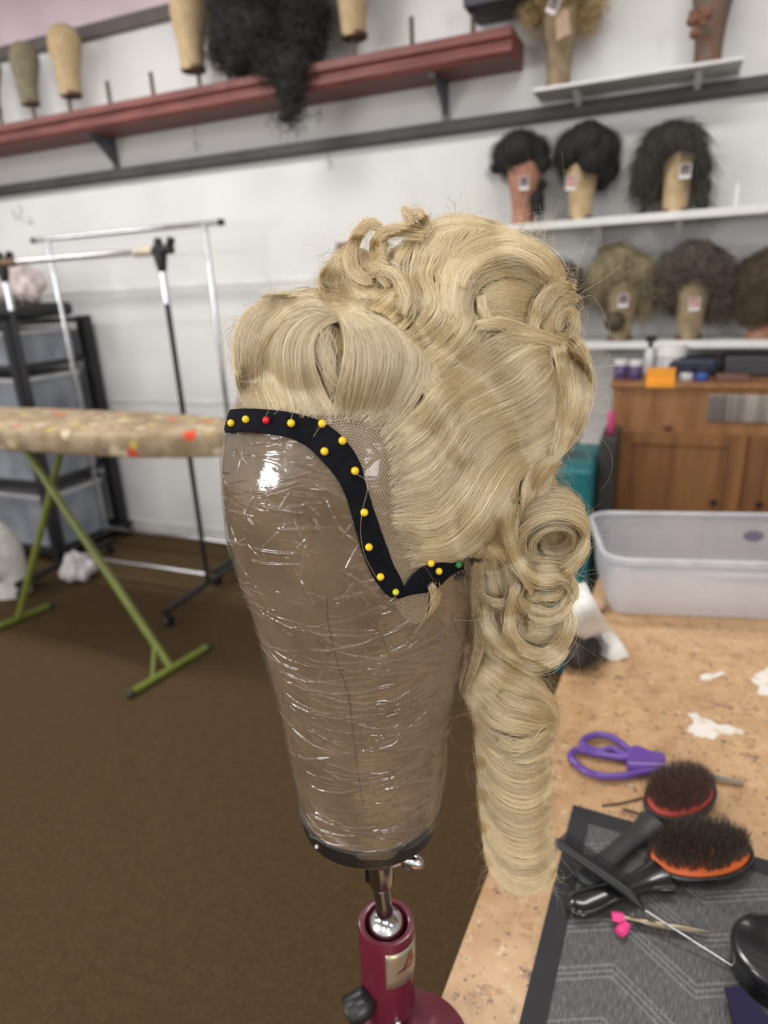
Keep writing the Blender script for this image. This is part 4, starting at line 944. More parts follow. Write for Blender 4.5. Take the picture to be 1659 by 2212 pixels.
# clamp knob on the left
kd = -right_w * 0.86 + toward * 0.35 + np.array([0, 0, -0.25]); kd /= np.linalg.norm(kd)
kb = cbm + axd * 0.030 + (-right_w * 0.6 + toward * 0.7) / np.linalg.norm(-right_w * 0.6 + toward * 0.7) * (RC - 0.003)
MB().lathe([(0.006, -0.002), (0.0125, 0.004), (0.0135, 0.008), (0.0135, 0.024), (0.012, 0.026), (0.001, 0.026)], kb, 28, axis=kd).build('clamp_knob', m_blk, st_)
MB().tube([kb + kd * 0.020, kb + kd * 0.020 + np.array([0.006, 0, -0.02]) , kb + kd * 0.018 + np.array([0.010, 0, -0.055])], [0.005, 0.0048, 0.0042], 14).build('lever', m_blk, st_)
MB().rod((-0.197, 0.405, 0.72), cbm + axd * 0.01, 0.010, 20).build('pole', m_dkchrome, st_)
MB().rod((-0.197, 0.405, 0.12), (-0.197, 0.405, 0.74), 0.0125, 20).build('lower_pole', m_blackm, st_)
dk = onZ(888, 2262, 0.842)
MB().lathe([(0.001, 0.0), (0.053, 0.0), (0.056, 0.002), (0.056, 0.005), (0.054, 0.0065), (0.001, 0.0062)], (dk[0], dk[1], 0.834), 56).build('tray', m_maroon2, st_)
for k in range(3):
    a = 2.1 * k + 0.5; MB().tube([(-0.197, 0.405, 0.16), (-0.197 + 0.33 * math.cos(a), 0.405 + 0.33 * math.sin(a), 0.014)], 0.011, 12).build('leg', m_blackm, st_)

# ================================================================== CANVAS BLOCK (foreground)
HD = rays(803, 1752)[:2]; HD = HD / np.linalg.norm(HD); HD = np.array([HD[0], HD[1], 0.0])
SD = np.array([HD[1], -HD[0], 0.0])
D0 = 0.45
def t0(px, py): r = rays(px, py); return D0 / (r @ HD)
def onplane(px, py): r = rays(px, py); return CAM + r * (D0 / (r @ HD))[..., None]
SIL = [(1755, 655, 952), (1700, 645, 958), (1600, 625, 966), (1500, 604, 978), (1400, 578, 1000), (1300, 548, 1012), (1200, 515, 1022), (1100, 491, 1032), (1000, 482, 1044), (940, 487, 1048), (880, 502, 1046), (820, 526, 1038), (760, 562, 1018), (715, 600, 985), (680, 645, 945), (655, 695, 900), (640, 755, 845), (636, 798, 806)]
S_ = np.array(SIL, float); Ssm = crom(S_[:, :3], 170)
cen = onplane((Ssm[:, 1] + Ssm[:, 2]) / 2, Ssm[:, 0])
tt_ = t0((Ssm[:, 1] + Ssm[:, 2]) / 2, Ssm[:, 0])
Rr = (Ssm[:, 2] - Ssm[:, 1]) / 2 * tt_ / FPX * 0.985
def ringpts(i, R, ang): return cen[i] + R * (np.cos(ang)[:, None] * SD - np.sin(ang)[:, None] * HD)   # sin>0 faces the camera
def shell(extra, NA, rows=None, a0=0, a1=2 * np.pi, closed=True):
    ang = np.linspace(a0, a1, NA, endpoint=not closed)
    rows = np.arange(len(cen)) if rows is None else rows
    return np.array([ringpts(i, Rr[i] + extra, ang) for i in rows]), ang

m_cvs = mat('stained_block_canvas', (140, 118, 90), rough=0.9, col2=(108, 90, 66), scale=22, detail=8, lo=0.3, hi=0.7, spec=0.1)
def canvas_nodes():
    nt = m_cvs.node_tree; b = nt.nodes['Principled BSDF']; prev = b.inputs['Base Color'].links[0].from_socket
    tc = nt.nodes.new('ShaderNodeTexCoord')
    # brown stains
    n = nt.nodes.new('ShaderNodeTexNoise'); n.inputs['Scale'].default_value = 34; n.inputs['Detail'].default_value = 10; n.inputs['Roughness'].default_value = 0.75
    nt.links.new(tc.outputs['Object'], n.inputs['Vector'])
    r = nt.nodes.new('ShaderNodeMapRange'); r.inputs[1].default_value = 0.55; r.inputs[2].default_value = 0.75; nt.links.new(n.outputs['Fac'], r.inputs[0])
    mx = nt.nodes.new('ShaderNodeMixRGB'); mx.inputs[2].default_value = lin((84, 64, 42)); nt.links.new(r.outputs[0], mx.inputs[0]); nt.links.new(prev, mx.inputs[1])
    nt.links.new(mx.outputs[0], b.inputs['Base Color'])
    # weave
    sp = nt.nodes.new('ShaderNodeSeparateXYZ'); nt.links.new(tc.outputs['Object'], sp.inputs[0])
    def wave(sock, k):
        a = nt.nodes.new('ShaderNodeMath'); a.operation = 'MULTIPLY'; a.inputs[1].default_value = k; nt.links.new(sock, a.inputs[0])
        s = nt.nodes.new('ShaderNodeMath'); s.operation = 'SINE'; nt.links.new(a.outputs[0], s.inputs[0]); return s.outputs[0]
    p = nt.nodes.new('ShaderNodeMath'); p.operation = 'MULTIPLY'
    cmb = nt.nodes.new('ShaderNodeMath'); cmb.operation = 'SUBTRACT'; nt.links.new(sp.outputs[0], cmb.inputs[0]); nt.links.new(sp.outputs[1], cmb.inputs[1])
    nt.links.new(wave(cmb.outputs[0], 7000), p.inputs[0]); nt.links.new(wave(sp.outputs[2], 8200), p.inputs[1])
    bp = nt.nodes.new('ShaderNodeBump'); bp.inputs['Strength'].default_value = 0.5; bp.inputs['Distance'].default_value = 0.0003
    nt.links.new(p.outputs[0], bp.inputs['Height']); nt.links.new(bp.outputs[0], b.inputs['Normal'])
canvas_nodes()
blk = thing('wig_block', cen[0], 'large stained canvas block under clear wrap, wearing the blonde wig in front', 'wig block')
V, ang = shell(0.0, 96)
o = grid_mesh('block_body', V, m_cvs, blk, closed_u=True)
MB().lathe([(0.001, -0.0008), (Rr[0] - 0.003, -0.0008), (Rr[0] + 0.0008, 0.0012), (Rr[0] + 0.0014, 0.004), (Rr[10] + 0.0010, 0.0175), (Rr[10] - 0.0004, 0.0185)], cen[0], 72).build('base_band', mat('scuffed_black_vinyl', (24, 21, 20), rough=0.4, col2=(44, 38, 34), scale=40, lo=0.5, hi=0.8, bump=0.3), blk)
# BVH of the block
def bvh_of(V, closed=True):
    R, Cc = V.shape[:2]; idx = np.arange(R * Cc).reshape(R, Cc)
    if closed: idx = np.concatenate([idx, idx[:, :1]], 1)
    F = np.stack([idx[:-1, :-1], idx[:-1, 1:], idx[1:, 1:], idx[1:, :-1]], -1).reshape(-1, 4)
    return BVHTree.FromPolygons(V.reshape(-1, 3).tolist(), F.tolist())
bvb = bvh_of(V)
def surf(px, py, off):
    """point on the block seen at a pixel, lifted off along the surface normal"""
    d = Vector(rays(px, py)); h = bvb.ray_cast(Vector(CAM), d)
    if h[0] is None:
        q = onplane(np.array([px]), np.array([py]))[0]; h = bvb.find_nearest(Vector(q))
    n = h[1]
    if n.dot(d) > 0: n = -n
    return np.array(h[0] + n * off), np.array(n)
m_seam = mat('dark_seam_thread', (92, 76, 58), rough=0.9)
MB().tube([surf(a, b, 0.0001)[0] for a, b in crom(np.array([(706, 1290), (708, 1340), (728, 1430), (752, 1500), (762, 1580), (772, 1660), (784, 1740)], float), 60)], 0.00036, 6).build('seam', m_seam, blk)

# ================================================================== CLEAR PLASTIC WRAP
m_wrap = bpy.data.materials.new('clear_wrap'); m_wrap.use_nodes = True
def wrap_nodes(m, veil, gl, streak_scale):
    nt = m.node_tree
    for n in list(nt.nodes): nt.nodes.remove(n)
    out = nt.nodes.new('ShaderNodeOutputMaterial')
    tr = nt.nodes.new('ShaderNodeBsdfTransparent'); tr.inputs[0].default_value = (0.97, 0.97, 0.97, 1)
    g = nt.nodes.new('ShaderNodeBsdfGlossy'); g.inputs['Roughness'].default_value = 0.08
    d = nt.nodes.new('ShaderNodeBsdfDiffuse'); d.inputs[0].default_value = (0.85, 0.84, 0.84, 1)
    tc = nt.nodes.new('ShaderNodeTexCoord'); mp = nt.nodes.new('ShaderNodeMapping'); mp.inputs['Scale'].default_value = (14, 14, 60)
    nt.links.new(tc.outputs['Object'], mp.inputs[0])
    n1 = nt.nodes.new('ShaderNodeTexNoise'); n1.inputs['Scale'].default_value = streak_scale; n1.inputs['Detail'].default_value = 3; n1.inputs['Distortion'].default_value = 1.2
    nt.links.new(mp.outputs[0], n1.inputs['Vector'])
    bp = nt.nodes.new('ShaderNodeBump'); bp.inputs['Strength'].default_value = 0.6; bp.inputs['Distance'].default_value = 0.0017
    nt.links.new(n1.outputs['Fac'], bp.inputs['Height']); nt.links.new(bp.outputs[0], g.inputs['Normal'])
    fr = nt.nodes.new('ShaderNodeLayerWeight'); fr.inputs[0].default_value = 0.25; nt.links.new(bp.outputs[0], fr.inputs['Normal'])
    ma = nt.nodes.new('ShaderNodeMath'); ma.operation = 'MULTIPLY_ADD'; ma.inputs[1].default_value = gl; ma.inputs[2].default_value = 0.045; ma.use_clamp = True
    nt.links.new(fr.outputs['Facing'], ma.inputs[0])
    m1 = nt.nodes.new('ShaderNodeMixShader'); m1.inputs[0].default_value = veil
    nt.links.new(tr.outputs[0], m1.inputs[1]); nt.links.new(d.outputs[0], m1.inputs[2])
    m2 = nt.nodes.new('ShaderNodeMixShader'); nt.links.new(ma.outputs[0], m2.inputs[0]); nt.links.new(m1.outputs[0], m2.inputs[1]); nt.links.new(g.outputs[0], m2.inputs[2])
    nt.links.new(m2.outputs[0], out.inputs[0])
wrap_nodes(m_wrap, 0.022, 0.40, 1.5)
NR, NA = 760, 1150
fi = np.linspace(0, 118, NR); i0 = np.clip(np.floor(fi).astype(int), 0, len(cen) - 2); ff = (fi - i0)[:, None]
wc = cen[i0] * (1 - ff) + cen[i0 + 1] * ff; wr = Rr[i0] * (1 - ff[:, 0]) + Rr[i0 + 1] * ff[:, 0]
wang = np.linspace(0, 2 * np.pi, NA, endpoint=False)
Hh = np.zeros((NR, NA))
A_, Z_ = np.meshgrid(wang, wc[:, 2])
r3 = np.random.default_rng(21)
zlo, zhi = wc[0, 2], wc[-1, 2]
def add_ridge(ac, zc, span, sag, slope, wd, ht, ripple=0.0):
    """a fold: arc z(a) around angle ac, gaussian cross-section"""
    da = (A_ - ac + np.pi) % (2 * np.pi) - np.pi
    m = np.abs(da) < span * 1.15
    zz = zc + slope * da + sag * da ** 2 + ripple * np.sin(da * 23 + zc * 900)
    env = np.clip(1.15 - np.abs(da) / span, 0, 0.25) * 4
    g = np.exp(-((Z_ - zz) / wd) ** 2) * env * m
    Hh[:] = np.maximum(Hh, g * ht)
FRONT = np.pi / 2   # angle facing the camera
for k in range(150):    # long draped arcs round the neck
    zc = zlo + (zhi - zlo) * r3.uniform(-0.02, 0.66); add_ridge(r3.uniform(-np.pi, np.pi), zc, r3.uniform(0.15, 0.9), r3.uniform(0.0, 0.022) , r3.normal() * 0.018, r3.uniform(0.00028, 0.0008), r3.uniform(0.00025, 0.0010), r3.uniform(0, 0.0004))
for k in range(26):     # strong folds rising to both sides in front
    zc = zlo + (zhi - zlo) * r3.uniform(0.22, 0.52); add_ridge(FRONT + r3.normal() * 0.3, zc, r3.uniform(0.3, 1.0), r3.uniform(0.008, 0.028), r3.normal() * 0.01, r3.uniform(0.0003, 0.0007), r3.uniform(0.0007, 0.0014), 0.0003)
for k in range(46):
    zc = zlo + (zhi - zlo) * r3.uniform(0.02, 0.6); add_ridge(FRONT + r3.normal() * 0.9, zc, r3.uniform(0.15, 0.7), r3.uniform(0.0, 0.026), r3.normal() * 0.015, r3.uniform(0.0008, 0.0016), r3.uniform(0.0007, 0.0015), 0.0004)
def add_cross(ac, zc, L, th, wd, ht):
    """short straight crinkle in any direction on the surface"""
    R0 = 0.083; da = ((A_ - ac + np.pi) % (2 * np.pi) - np.pi) * R0; dz = Z_ - zc
    u = da * math.cos(th) + dz * math.sin(th); v = -da * math.sin(th) + dz * math.cos(th) + 2.5 * u * u * math.sin(ac * 50)
    g = np.exp(-(v / wd) ** 2) * np.clip(1.1 - np.abs(u) / L, 0, 0.3) / 0.3
    Hh[:] = np.maximum(Hh, g * ht)
for k in range(230):    # crinkles over the face of the block
    ac = FRONT + r3.normal() * 0.75 + 0.45; zc = zlo + (zhi - zlo) * np.clip(r3.normal() * 0.16 + 0.74, 0.42, 0.99)
    add_cross(ac, zc, r3.uniform(0.004, 0.017), r3.uniform(0, np.pi), r3.uniform(0.0003, 0.0011), r3.uniform(0.0003, 0.0013))
for k in range(90):
    add_cross(r3.uniform(0, 2 * np.pi), zlo + (zhi - zlo) * r3.uniform(0, 0.6), r3.uniform(0.004, 0.02), r3.normal() * 0.5, r3.uniform(0.0003, 0.0006), r3.uniform(0.0002, 0.0008))
for k in range(16):     # folds squeezed out beside the tape
    add_cross(FRONT - r3.uniform(0.02, 0.5), zlo + (zhi - zlo) * r3.uniform(0.78, 0.98), r3.uniform(0.006, 0.014), r3.normal() * 0.2, 0.0005, 0.0012)
low = 0.0005 * (np.sin(A_ * 3 + Z_ * 60) + np.sin(A_ * 5 - Z_ * 90 + 1) + 2)
RR = wr[:, None] * 1.0 + 0.0007 + low * 0.6 + Hh
hem = 0.0035 * (np.sin(wang * 3 + 1) + 0.5 * np.sin(wang * 7) + 0.3 * np.sin(wang * 17)) 
Vw = wc[:, None, :] + RR[..., None] * (np.cos(wang)[None, :, None] * SD - np.sin(wang)[None, :, None] * HD)
fade = np.clip(1 - (fi / 14.0), 0, 1)[:, None]
Vw[..., 2] += (0.015 + hem[None, :]) * fade
Vw += (0.0016 * fade)[..., None] * (np.cos(wang)[None, :, None] * SD - np.sin(wang)[None, :, None] * HD)
wrap = grid_mesh('plastic_wrap', Vw, m_wrap, closed_u=True)
tag(wrap, 'crinkled clear plastic film wrapped around the canvas block', 'plastic wrap')
# loose film flaps at the left side
fl = thing('loose_film', surf(585, 1470, 0.003)[0], 'loose torn edges of clear film sticking out at the left of the neck', 'plastic wrap')
for pts in ([(560, 1370), (574, 1420), (575, 1460), (590, 1450)], [(590, 1450), (592, 1500), (596, 1525), (607, 1520)], [(604, 1520), (607, 1545), (608, 1560), (618, 1555)]):
    a = np.array([surf(x + 22, y - 8, 0.0012)[0] for x, y in pts]); b = np.array([onplane(np.array([x]), np.array([y]))[0] for x, y in pts])
    grid_mesh('film_flap', np.array([crom(a, 12), crom((a + b) / 2 + rng.normal(size=a.shape) * 0.0006, 12), crom(b, 12)]), m_wrap, fl)

# ================================================================== TAPE
m_tape = mat('black_twill_tape', (24, 26, 32), rough=0.9, col2=(34, 36, 44), scale=90, spec=0.15, bump=0.0)
def twill():
    nt = m_tape.node_tree; b = nt.nodes['Principled BSDF']; uv = nt.nodes.new('ShaderNodeUVMap'); uv.uv_map = 'UVMap'
    sp = nt.nodes.new('ShaderNodeSeparateXYZ'); nt.links.new(uv.outputs[0], sp.inputs[0])
    def m(op, a, b_=None):
        n = nt.nodes.new('ShaderNodeMath'); n.operation = op
        for i, v in enumerate((a, b_)):
            if v is None: continue
            if isinstance(v, (int, float)): n.inputs[i].default_value = v
            else: nt.links.new(v, n.inputs[i])
        return n.outputs[0]
    z = m('ABSOLUTE', m('SUBTRACT', m('FRACT', m('MULTIPLY', sp.outputs[1], 2.0)), 0.5))
    s = m('SINE', m('ADD', m('MULTIPLY', sp.outputs[0], 9000.0), m('MULTIPLY', z, 30.0)))
    c = m('SINE', m('MULTIPLY', sp.outputs[1], 120.0))
    h = m('ADD', s, m('MULTIPLY', c, 0.6))
    bp = nt.nodes.new('ShaderNodeBump'); bp.inputs['Strength'].default_value = 1.0; bp.inputs['Distance'].default_value = 0.0004
    nt.links.new(h, bp.inputs['Height']); nt.links.new(bp.outputs[0], b.inputs['Normal'])
twill()
tape = thing('twill_tape', surf(780, 1090, 0.002)[0], 'black twill tape pinned along the hairline of the blonde wig', 'tape')
def strip(name, pts, hw, off, par, m, n=90, width_n=7, offs_end=None, thick=0.0005):
    c = crom(np.array(pts, float), n); w = crom(np.array(hw, float)[:, None], n)[:, 0]
    T_ = np.gradient(c, axis=0); T_ /= np.linalg.norm(T_, axis=1)[:, None]; Nn = np.stack([-T_[:, 1], T_[:, 0]], 1)
    V = []
    for i in range(n):
        V.append([surf(*(c[i] + Nn[i] * w[i] * u), off if offs_end is None else off + (offs_end - off) * i / (n - 1))[0] for u in np.linspace(-1, 1, width_n)])
    V = np.array(V); g = grid_mesh(name, V, m, par)
    L = np.concatenate([[0], np.cumsum(np.linalg.norm(np.diff(V[:, width_n // 2], axis=0), axis=1))])
    uvl = g.data.uv_layers.new(name='UVMap'); li = np.empty(len(g.data.loops), np.int32); g.data.loops.foreach_get('vertex_index', li)
    uvs = np.stack([L[li // width_n], (li % width_n) / (width_n - 1)], 1); uvl.data.foreach_set('uv', uvs.astype(np.float32).ravel())
    sd = g.modifiers.new('s', 'SOLIDIFY'); sd.thickness = thick
    return g
strip('tape_band', [(491, 917), (505, 913), (540, 911), (590, 914), (640, 922), (688, 942), (722, 972), (750, 1010), (768, 1055), (785, 1110), (803, 1170), (824, 1225), (846, 1262), (856, 1276)],
      [22, 24, 25, 26, 27, 31, 33, 30, 24, 24, 26, 25, 22, 16], 0.0034, tape, m_tape, 110, 9)
strip('folded_band', [(852, 1284), (872, 1271), (895, 1256), (920, 1243), (945, 1230), (972, 1222), (990, 1219)], [4, 10, 22, 27, 20, 10, 7], 0.0042, tape, m_tape, 44, 7)
w = MB()
for k in range(26):
    x = rng.uniform(968, 988); y = rng.uniform(1224, 1232); p, nn_ = surf(x, y, 0.005)
    q = p + np.array([rng.normal() * 0.002, rng.normal() * 0.0015, -rng.uniform(0.003, 0.0065)]) + nn_ * 0.001
    w.tube([p, (p + q) / 2 + nn_ * 0.001, q], 0.00018, 4)
w.build('frayed_end', m_tape, tape)

# pins
m_py = mat('yellow_pin_head', (246, 208, 44), rough=0.25, col2=(242, 200, 40), spec=0.6); m_pr = mat('red_pin_head', (206, 36, 44), rough=0.2); m_pg = mat('green_pin_head', (56, 136, 66), rough=0.25); m_pw = mat('pale_pin_head', (208, 202, 190), rough=0.3); m_pyg = mat('lime_pin_head', (214, 214, 52), rough=0.25)
PINS = [(499, 914, m_py, 'yellow ball-headed pin at the very left end of the tape', 0.0048), (531, 906, m_py, 'yellow ball-headed pin between the left tape end and the red pin', 0), (575, 908, m_pr, 'red ball-headed pin in the black tape', 0),
        (629, 914, m_py, 'yellow ball-headed pin just right of the red pin', 0), (696, 915, m_py, 'yellow ball-headed pin on the upper tape edge where it starts to curve down', 0.002), (740, 952, m_py, 'yellow pin on the outer tape edge at the temple curve', 0.002),
        (701, 975, m_py, 'yellow pin on the inner tape edge at the temple curve', 0), (767, 1017, m_py, 'yellow pin just below the temple curve where the tape turns down', 0), (787, 1107, m_py, 'yellow pin halfway down the sloping tape', 0),
        (797, 1182, m_py, 'yellow pin on the left tape edge below the halfway pin', 0), (822, 1246, m_py, 'yellow pin on the left tape edge just above the fold', 0), (855, 1279, m_pyg, 'lime-yellow pin at the lowest point of the tape fold', 0),
        (931, 1217, m_py, 'yellow pin half hidden under the hair above the folded tape', 0), (948, 1234, m_py, 'yellow pin at the end of the folded tape beside the frayed end', 0.001), (990, 1220, m_pg, 'green ball-headed pin beside the frayed tape end', 0),
        (845, 1832, m_pw, 'pale pin head in the black base band right of centre', -0.0015), (684, 1829, m_pw, 'pale pin head under the base band at the left', -0.002), (768, 1864, m_pw, 'pale pin head under the base band near the post', -0.002)]
for px, py, m, lb, ex in PINS:
    p, n_ = surf(px, py, 0.0043); 
    if m is m_pw: p = onplane(np.array([px]), np.array([py]))[0]; dd = (p - CAM) @ W2C; p = atT(px, py, dd[2] - 0.058); r = 0.0016
    else: r = 0.0023 if m is not m_pyg else 0.0021; 
    if m is not m_pw:       # slide towards the viewer until the head sits clear of the tape
        tq = ((p - CAM) @ W2C)[2] + 0.004
        for _ in range(120):
            p = atT(px, py, tq); h_ = bvb.find_nearest(Vector(p)); out_n = Vector(p) - h_[0]
            if out_n.length > 0.0049 and out_n.dot(Vector(p - CAM)) < 0.002 and tq < ((np.array(h_[0]) - CAM) @ W2C)[2] + 0.004: n_ = np.array(out_n.normalized()); break
            tq -= 0.0005
    t = thing('ball_pin', p, lb, 'pin', 'pins in the block')
    MB().ball(p, r, 20, 14).build('pin_head', m, t)
    MB().rod(p, p - n_ * 0.006 if m is not m_pw else p + toward * -0.004, 0.0003, 6).build('needle', m_chrome, t)

# ================================================================== BLONDE WIG: under-volume
wig = thing('blonde_wig', (cen[60][0], cen[60][1], 1.02), 'curly blonde wig with long sausage ringlet, pinned on the wrapped canvas block', 'wig')
BALLS = [(600, 745, 88, -20), (690, 760, 100, -48), (795, 790, 108, -58), (890, 850, 100, -55),
         (975, 900, 128, -38), (1005, 1050, 122, -34), (978, 1120, 88, -38), (1045, 1140, 78, -22),
         (1170, 860, 100, 0), (1120, 950, 98, -10), (1080, 800, 128, -30), (1160, 945, 60, -5),
         (1085, 620, 120, -5), (980, 612, 132, -5), (885, 615, 95, -5), (805, 620, 62, 5), (745, 612, 42, 25), (742, 582, 36, 18), (778, 565, 42, 15), (1165, 690, 78, -8), (1165, 610, 52, 5), (1000, 700, 125, -34), (900, 700, 90, -30), (820, 690, 70, -20), (740, 680, 50, 0), (1210, 680, 34, -5),
         (1085, 1255, 66, -2), (1070, 1345, 56, 2), (1060, 1440, 60, 2), (1185, 1130, 78, 8), (1175, 1275, 48, 5), (1160, 1060, 60, 0),
         (1108, 1520, 92, 0), (1112, 1600, 85, 0), (1114, 1680, 79, 0), (1116, 1750, 76, 0), (1119, 1815, 75, 0), (1123, 1850, 69, 0), (1040, 1490, 45, 5), (1165, 1540, 44, 0)]
w = MB()
for px, py, rp, off in BALLS:
    t = float(t0(px, py)); w.ball(atT(px, py, t + off / 1000.0), rp * t / FPX, 28, 18)
m_base = mat('blonde_under_hair', (186, 164, 124), rough=0.7, col2=(150, 128, 92), scale=120, stretch=(1, 1, 0.25), bump=0.8, bscale=500, spec=0.2)
capo = w.build('hair_base', m_base, wig)
md = capo.modifiers.new('r', 'REMESH'); md.mode = 'VOXEL'; md.voxel_size = 0.0022
sm = capo.modifiers.new('s', 'SMOOTH'); sm.iterations = 14
dg = bpy.context.evaluated_depsgraph_get(); me = bpy.data.meshes.new_from_object(capo.evaluated_get(dg)); capo.modifiers.clear(); capo.data = me; me.materials.clear(); me.materials.append(m_base); me.shade_smooth()
n = len(me.vertices); co = np.empty(n * 3, np.float32); me.vertices.foreach_get('co', co); co = co.reshape(-1, 3)
polys = [tuple(p.vertices) for p in me.polygons]
bvw = BVHTree.FromPolygons((co + wloc(capo)).tolist(), polys)
no = np.empty(n * 3, np.float32); me.vertex_normals.foreach_get('vector', no); no = no.reshape(-1, 3)
me.vertices.foreach_set('co', (co - no * 0.0035).astype(np.float32).ravel()); me.update()

# depth map of the hair surface (used only to lay strands on it)
GX = np.arange(440, 1361, 5.0); GY = np.arange(400, 2001, 5.0)
DM = np.full((len(GY), len(GX)), np.nan)
rr_ = rays(*np.meshgrid(GX, GY))
vo = Vector(CAM)
for j in range(len(GY)):
    for i in range(len(GX)):
        d = Vector(rr_[j, i]); L = d.length
        h = bvw.ray_cast(vo, d); t = h[3] / L if h[0] is not None else None
        if GY[j] < 1260 and GX[i] > 500:
            h2 = bvb.ray_cast(vo, d)
            if h2[0] is not None:
                t2 = h2[3] / L - 0.003; t = t2 if t is None else min(t, t2)
        if t is not None: DM[j, i] = t
pl = D0 / (rr_ @ HD)
valid = ~np.isnan(DM); W = valid.astype(float); Dz = np.where(valid, DM, 0)
def blur(a, s):
    k = np.exp(-0.5 * (np.arange(-int(3 * s), int(3 * s) + 1) / s) ** 2); k /= k.sum()
    a = np.apply_along_axis(lambda v: np.convolve(np.pad(v, len(k) // 2, 'edge'), k, 'valid'), 0, a)
    return np.apply_along_axis(lambda v: np.convolve(np.pad(v, len(k) // 2, 'edge'), k, 'valid'), 1, a)
nb, wb = blur(Dz, 1.6), blur(W, 1.6); nb2, wb2 = blur(Dz, 8), blur(W, 8)
DM = np.where(wb > 0.05, nb / np.maximum(wb, 1e-6), np.where(wb2 > 0.001, nb2 / np.maximum(wb2, 1e-9), pl))
def depth(px, py):
    u = np.clip((px - GX[0]) / 5.0, 0, len(GX) - 1.001); v = np.clip((py - GY[0]) / 5.0, 0, len(GY) - 1.001)
    i = u.astype(int); j = v.astype(int); a = u - i; b = v - j
    return (DM[j, i] * (1 - a) + DM[j, i + 1] * a) * (1 - b) + (DM[j + 1, i] * (1 - a) + DM[j + 1, i + 1] * a) * b
def to3(px, py, lift): return CAM + rays(px, py) * (depth(px, py) - lift)[..., None]

